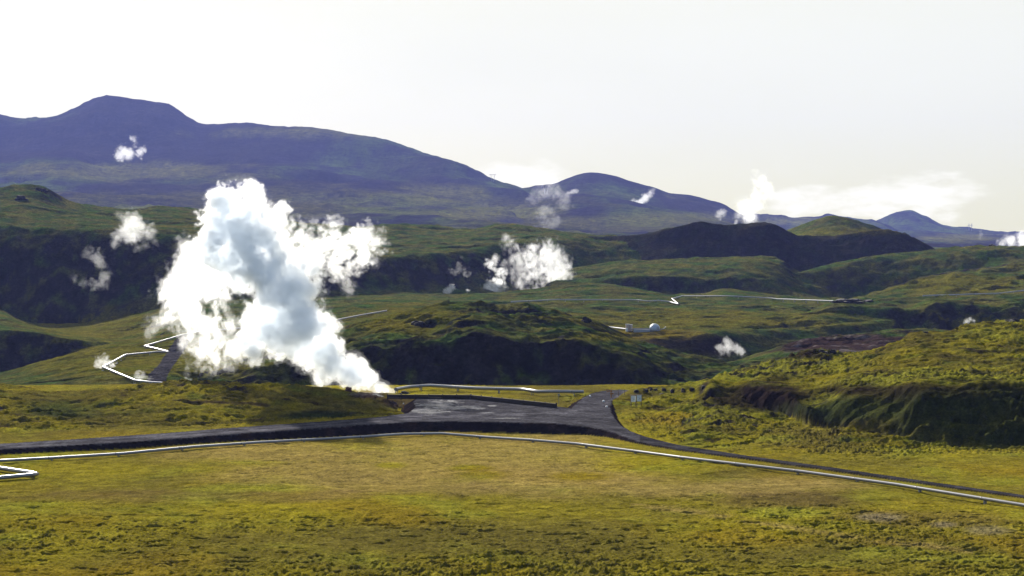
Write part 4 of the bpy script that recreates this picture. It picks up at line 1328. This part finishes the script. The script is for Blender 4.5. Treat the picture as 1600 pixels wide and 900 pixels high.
if STEAM:
    big = [(613, 613, 6, .5), (602, 610, 10, .5), (590, 606, 13, .5), (604, 618, 6, .6), (575, 594, 19, .6), (563, 574, 17, .6), (547, 583, 24, .6), (550, 560, 11, .6), (522, 572, 26, .6), (503, 586, 15, .7), (497, 597, 8, .8), (515, 540, 17, .6), (502, 552, 32, .6),
           (468, 545, 27, .6), (455, 525, 36, .6), (478, 505, 38, .6), (503, 500, 17, .7), (436, 500, 40, .6), (410, 516, 30, .7), (392, 535, 24, .8), (424, 538, 22, .8), (400, 555, 16, .9), (525, 512, 9, .9),
           (455, 460, 40, .7), (485, 455, 20, .8), (425, 455, 34, .8), (460, 430, 34, .8), (405, 425, 42, .8), (385, 385, 46, .8), (362, 345, 44, .8), (346, 318, 28, .9), (372, 297, 17, 1.), (392, 306, 17, 1.), (335, 350, 30, .9), (322, 385, 34, .9),
           (372, 425, 30, .9), (350, 410, 34, .8), (400, 350, 26, .9), (405, 480, 18, 1.)]
    torn_left = [(312, 425, 34, .8), (290, 452, 32, .8), (268, 470, 22, .9), (262, 495, 19, .9), (298, 488, 26, .9), (332, 455, 26, .9), (345, 435, 26, .9), (320, 512, 20, 1.1), (317, 545, 22, 1.1), (308, 570, 15, 1.2), (335, 560, 17, 1.2), (345, 535, 16, 1.1), (300, 530, 14, 1.2),
            (365, 545, 18, 1.1), (330, 580, 8, 1.3), (290, 405, 17, 1.2), (284, 385, 12, 1.3), (245, 502, 13, 1.3), (236, 512, 9, 1.3), (232, 524, 6, 1.3), (360, 510, 14, 1.3), (350, 570, 10, 1.3)]
    wing = [(432, 345, 24, 1.1), (455, 352, 13, 1.3), (425, 385, 34, .9), (450, 402, 26, 1.), (472, 372, 18, 1.2), (408, 325, 18, 1.2), (480, 400, 20, 1.1), (500, 395, 24, 1.1), (530, 382, 26, 1.1), (558, 385, 26, 1.1), (584, 385, 17, 1.1), (588, 405, 10, 1.2), (552, 410, 20, 1.1), (532, 428, 14, 1.2),
            (543, 445, 9, 1.3), (518, 352, 12, 1.3), (534, 346, 9, 1.3), (508, 365, 16, 1.3), (487, 385, 20, 1.2), (570, 366, 14, 1.2), (520, 405, 20, 1.2), (475, 352, 11, 1.3), (490, 346, 8, 1.3), (538, 450, 7, 1.3)]
    plume = steam('huge white steam plume rising from the vent beside the gravel lot', 287, big, amp=0.72, scale=1.05, vox=1.5, dens=(0.035, 0.36, 1.3), cuts=(-0.15, 0.05, 0.28), seed=3, lean=0.12)
    steam('', 299, torn_left, amp=0.95, scale=1.0, vox=1.4, dens=(0.02, 0.12, 0.30), cuts=(-0.16, 0.08, 0.38), seed=4, root=plume, stretch=1.3)
    steam('', 302, wing, amp=1.1, scale=1.0, vox=1.4, dens=(0.02, 0.12, 0.30), cuts=(-0.14, 0.08, 0.38), seed=5, root=plume)
    steam('small round white puff low at the left end of the lot', 279, [(578, 624, 6, .5), (586, 622, 8, .5), (594, 622, 6, .5)], amp=0.35, scale=0.5, vox=1.0, dens=(0.2, 0.4, 0.75), seed=8)
    steam('white steam puff hanging in front of the dark cliff at left', 690, [(184, 372, 11), (203, 362, 18), (222, 357, 15), (234, 366, 10), (198, 341, 11), (213, 346, 15), (188, 335, 7), (178, 380, 7), (215, 388, 6), (226, 384, 6), (243, 376, 5)], amp=0.75, scale=0.6, vox=1.5, dens=(0.036, 0.084, 0.15), seed=10)
    steam('thin torn wisps of steam below the puff on the dark cliff', 688, [(160, 433, 10), (147, 441, 9), (131, 441, 6), (118, 433, 5), (151, 402, 10), (136, 396, 7), (164, 445, 8), (160, 415, 7), (130, 450, 5), (142, 388, 5)], amp=1.0, scale=0.5, vox=1.3, dens=(0.02, 0.035, 0.05), seed=11)
    steam('small white steam puff high on the big mountain', 4200, [(188, 243, 9, .8), (194, 234, 9), (201, 246, 8, .7), (212, 228, 7, 1.2), (219, 238, 8, 1.2), (208, 219, 5, 1.3), (206, 238, 8, 1)], amp=0.7, scale=0.4, vox=1.0, dens=(0.06, 0.15, 0.25), seed=12)
    steam('slim bright steam column left of the broad one on the plateau', 860, [(770, 453, 14, .8), (778, 440, 12), (764, 445, 10), (777, 427, 11), (768, 411, 9), (773, 402, 6), (785, 450, 8), (758, 455, 8)], amp=0.75, scale=0.5, vox=1.2, dens=(0.099, 0.297, 0.66), seed=13)
    steam('broad ragged steam cloud rising from behind the middle plateau', 862, [(868, 448, 14, .8), (845, 450, 14), (830, 452, 12, 1.2), (882, 441, 9, .8), (800, 385, 13), (808, 374, 8), (804, 402, 14), (815, 396, 16), (832, 402, 20), (852, 402, 20), (870, 404, 16), (881, 417, 11), (860, 425, 22), (840, 432, 16), (824, 440, 12, 1.2), (812, 417, 11, 1.2),
          (815, 430, 10, 1.3), (872, 393, 8, 1.3)], amp=1.25, scale=0.8, vox=1.2, dens=(0.025, 0.08, 0.18), stretch=1.25, seed=14)
    steam('thin grey steam rising in front of the saddle and its pylon', 1180, [(860, 352, 9), (855, 300, 13), (839, 310, 11), (882, 312, 11), (870, 303, 10), (850, 328, 11), (850, 342, 11), (848, 355, 9), (868, 344, 8), (862, 290, 8), (875, 320, 8), (838, 300, 7)], amp=0.95, scale=0.5, vox=1.3, dens=(0.0175, 0.025, 0.04), seed=15)
    steam('faint curl of steam against the dark cliff left of the slim column', 845, [(710, 425, 5), (718, 412, 6), (722, 404, 4), (719, 421, 6), (727, 426, 6), (704, 424, 5), (735, 428, 4)], amp=0.9, scale=0.35, vox=0.9, dens=(0.025, 0.045, 0.06), seed=16)
    steam('tiny bright puff at the plateau edge below the faint curl', 835, [(701, 453, 6, .6), (707, 450, 5, .7), (697, 456, 4, .7), (731, 454, 2.5)], amp=1.0, scale=0.22, vox=0.6, dens=(0.3, 0.6, 0.9), seed=17)
    steam('bright slanting steam jet on the rounded mountain', 3800, [(968, 324, 4.5, .8), (976, 323, 6, .8), (988, 320, 7, .8), (1000, 316, 8), (1008, 309, 8), (1015, 302, 6), (1020, 297, 4)], amp=0.6, scale=0.35, vox=0.9, dens=(0.1, 0.2, 0.3), seed=18)
    steam('tiny puff below the crest of the rounded mountain', 3950, [(894, 300, 4), (900, 299, 4), (888, 302, 3)], amp=0.7, scale=0.25, vox=0.7, dens=(0.075, 0.15, 0.2), seed=19)
    steam('tiny pair of faint puffs on the middle of the rounded mountain', 3900, [(922, 308, 3), (928, 310, 2.5), (933, 310, 2.5)], amp=0.8, scale=0.2, vox=0.6, dens=(0.04, 0.06, 0.1), seed=20)
    steam('white steam column climbing into the sky behind the crater rim', 1100, [(1168, 340, 13, .7), (1155, 335, 10, .8), (1178, 338, 10, .7), (1172, 322, 13, .8), (1185, 320, 11, .9), (1160, 322, 8, 1), (1186, 306, 12, 1), (1194, 293, 11, 1.2), (1188, 281, 9, 1.3), (1200, 300, 8, 1.3), (1182, 272, 6, 1.4)], amp=0.7, scale=0.5, vox=1.2, dens=(0.04, 0.112, 0.4), seed=21)
    steam('small pale puff left of the column behind the crater rim', 1300, [(1124, 335, 7), (1130, 331, 6), (1119, 338, 4)], amp=0.7, scale=0.3, vox=0.8, dens=(0.04, 0.09, 0.15), seed=22)
    steam('tiny white jet at the foot of the column behind the crater rim', 1100, [(1149, 349, 3, .5), (1151, 345, 2.6, .5)], amp=0.4, scale=0.2, vox=0.5, dens=(0.15, 0.25, 0.3), seed=23)
    steam('cluster of white fumarole jets in the gully beside the right moss hill', 566, [(1128, 553, 5), (1127, 543, 7), (1139, 552, 5), (1140, 536, 8), (1137, 545, 7), (1149, 546, 8), (1158, 548, 7), (1164, 549, 5), (1132, 561, 3), (1126, 559, 3), (1133, 532, 6), (1145, 540, 6)], amp=0.85, scale=0.35, vox=0.9, dens=(0.025, 0.07, 0.2), stretch=1.6, seed=24)
    steam('small white wisp at the foot of the shaded far ridge', 925, [(1286, 424, 4), (1292, 421, 5), (1299, 418, 4), (1280, 425, 3)], amp=0.8, scale=0.25, vox=0.7, dens=(0.064, 0.16, 0.24), seed=25)
    steam('tiny white wisp on the skyline of the right moss hill', 345, [(1511, 504, 4), (1516, 499, 4), (1522, 501, 3)], amp=0.7, scale=0.25, vox=0.6, dens=(0.08, 0.2, 0.32), seed=26)
    steam('white steam bank cut off by the right edge behind the ridge', 1010, [(1598, 378, 12, .7), (1581, 376, 12, .8), (1568, 380, 8, 1), (1594, 370, 10), (1614, 368, 14), (1630, 366, 16), (1615, 382, 14)], amp=0.6, scale=0.45, vox=1.2, dens=(0.1, 0.312, 0.625), seed=27)
    steam('faint thread of steam above the far right ridge', 1500, [(1531, 372, 3), (1532, 366, 3.5), (1533, 361, 2.5)], amp=0.8, scale=0.2, vox=0.6, dens=(0.025, 0.05, 0.06), seed=28)
    steam('veil of steam round the sharp bend of the zigzag pipe', 428, [(157, 566, 9), (164, 576, 12), (169, 586, 13), (178, 594, 11), (162, 592, 10), (152, 572, 7), (185, 600, 8)], amp=0.9, scale=0.4, vox=1.0, dens=(0.0917, 0.122, 0.163), seed=29)
    steam('faint puff beside the lower end of the zigzag pipe', 396, [(216, 591, 8), (222, 588, 7), (236, 597, 6), (205, 598, 6)], amp=0.9, scale=0.3, vox=0.8, dens=(0.06, 0.096, 0.144), seed=30)

# ------------------------------------------------------------------ air
if HAZE:
    hb = bmesh.new()
    box(hb, (0, 3300, 290), (6400, 6900, 640))
    m = bpy.data.materials.new('haze')
    m.use_nodes = True
    t = m.node_tree
    t.nodes.clear()
    v = nd(t, 'ShaderNodeVolumePrincipled')
    v.inputs['Color'].default_value = (0.30, 0.37, 0.98, 1)
    v.inputs['Density'].default_value = 3.7e-5
    v.inputs['Density Attribute'].default_value = ''
    v.inputs['Anisotropy'].default_value = 0.2
    o = nd(t, 'ShaderNodeOutputMaterial')
    t.links.new(v.outputs[0], o.inputs['Volume'])
    h = link_bm('haze', hb, m)
    h['kind'] = 'stuff'
print('steam faces', sum(STAT), 'lowest', min(o.location.z for o in C.objects))
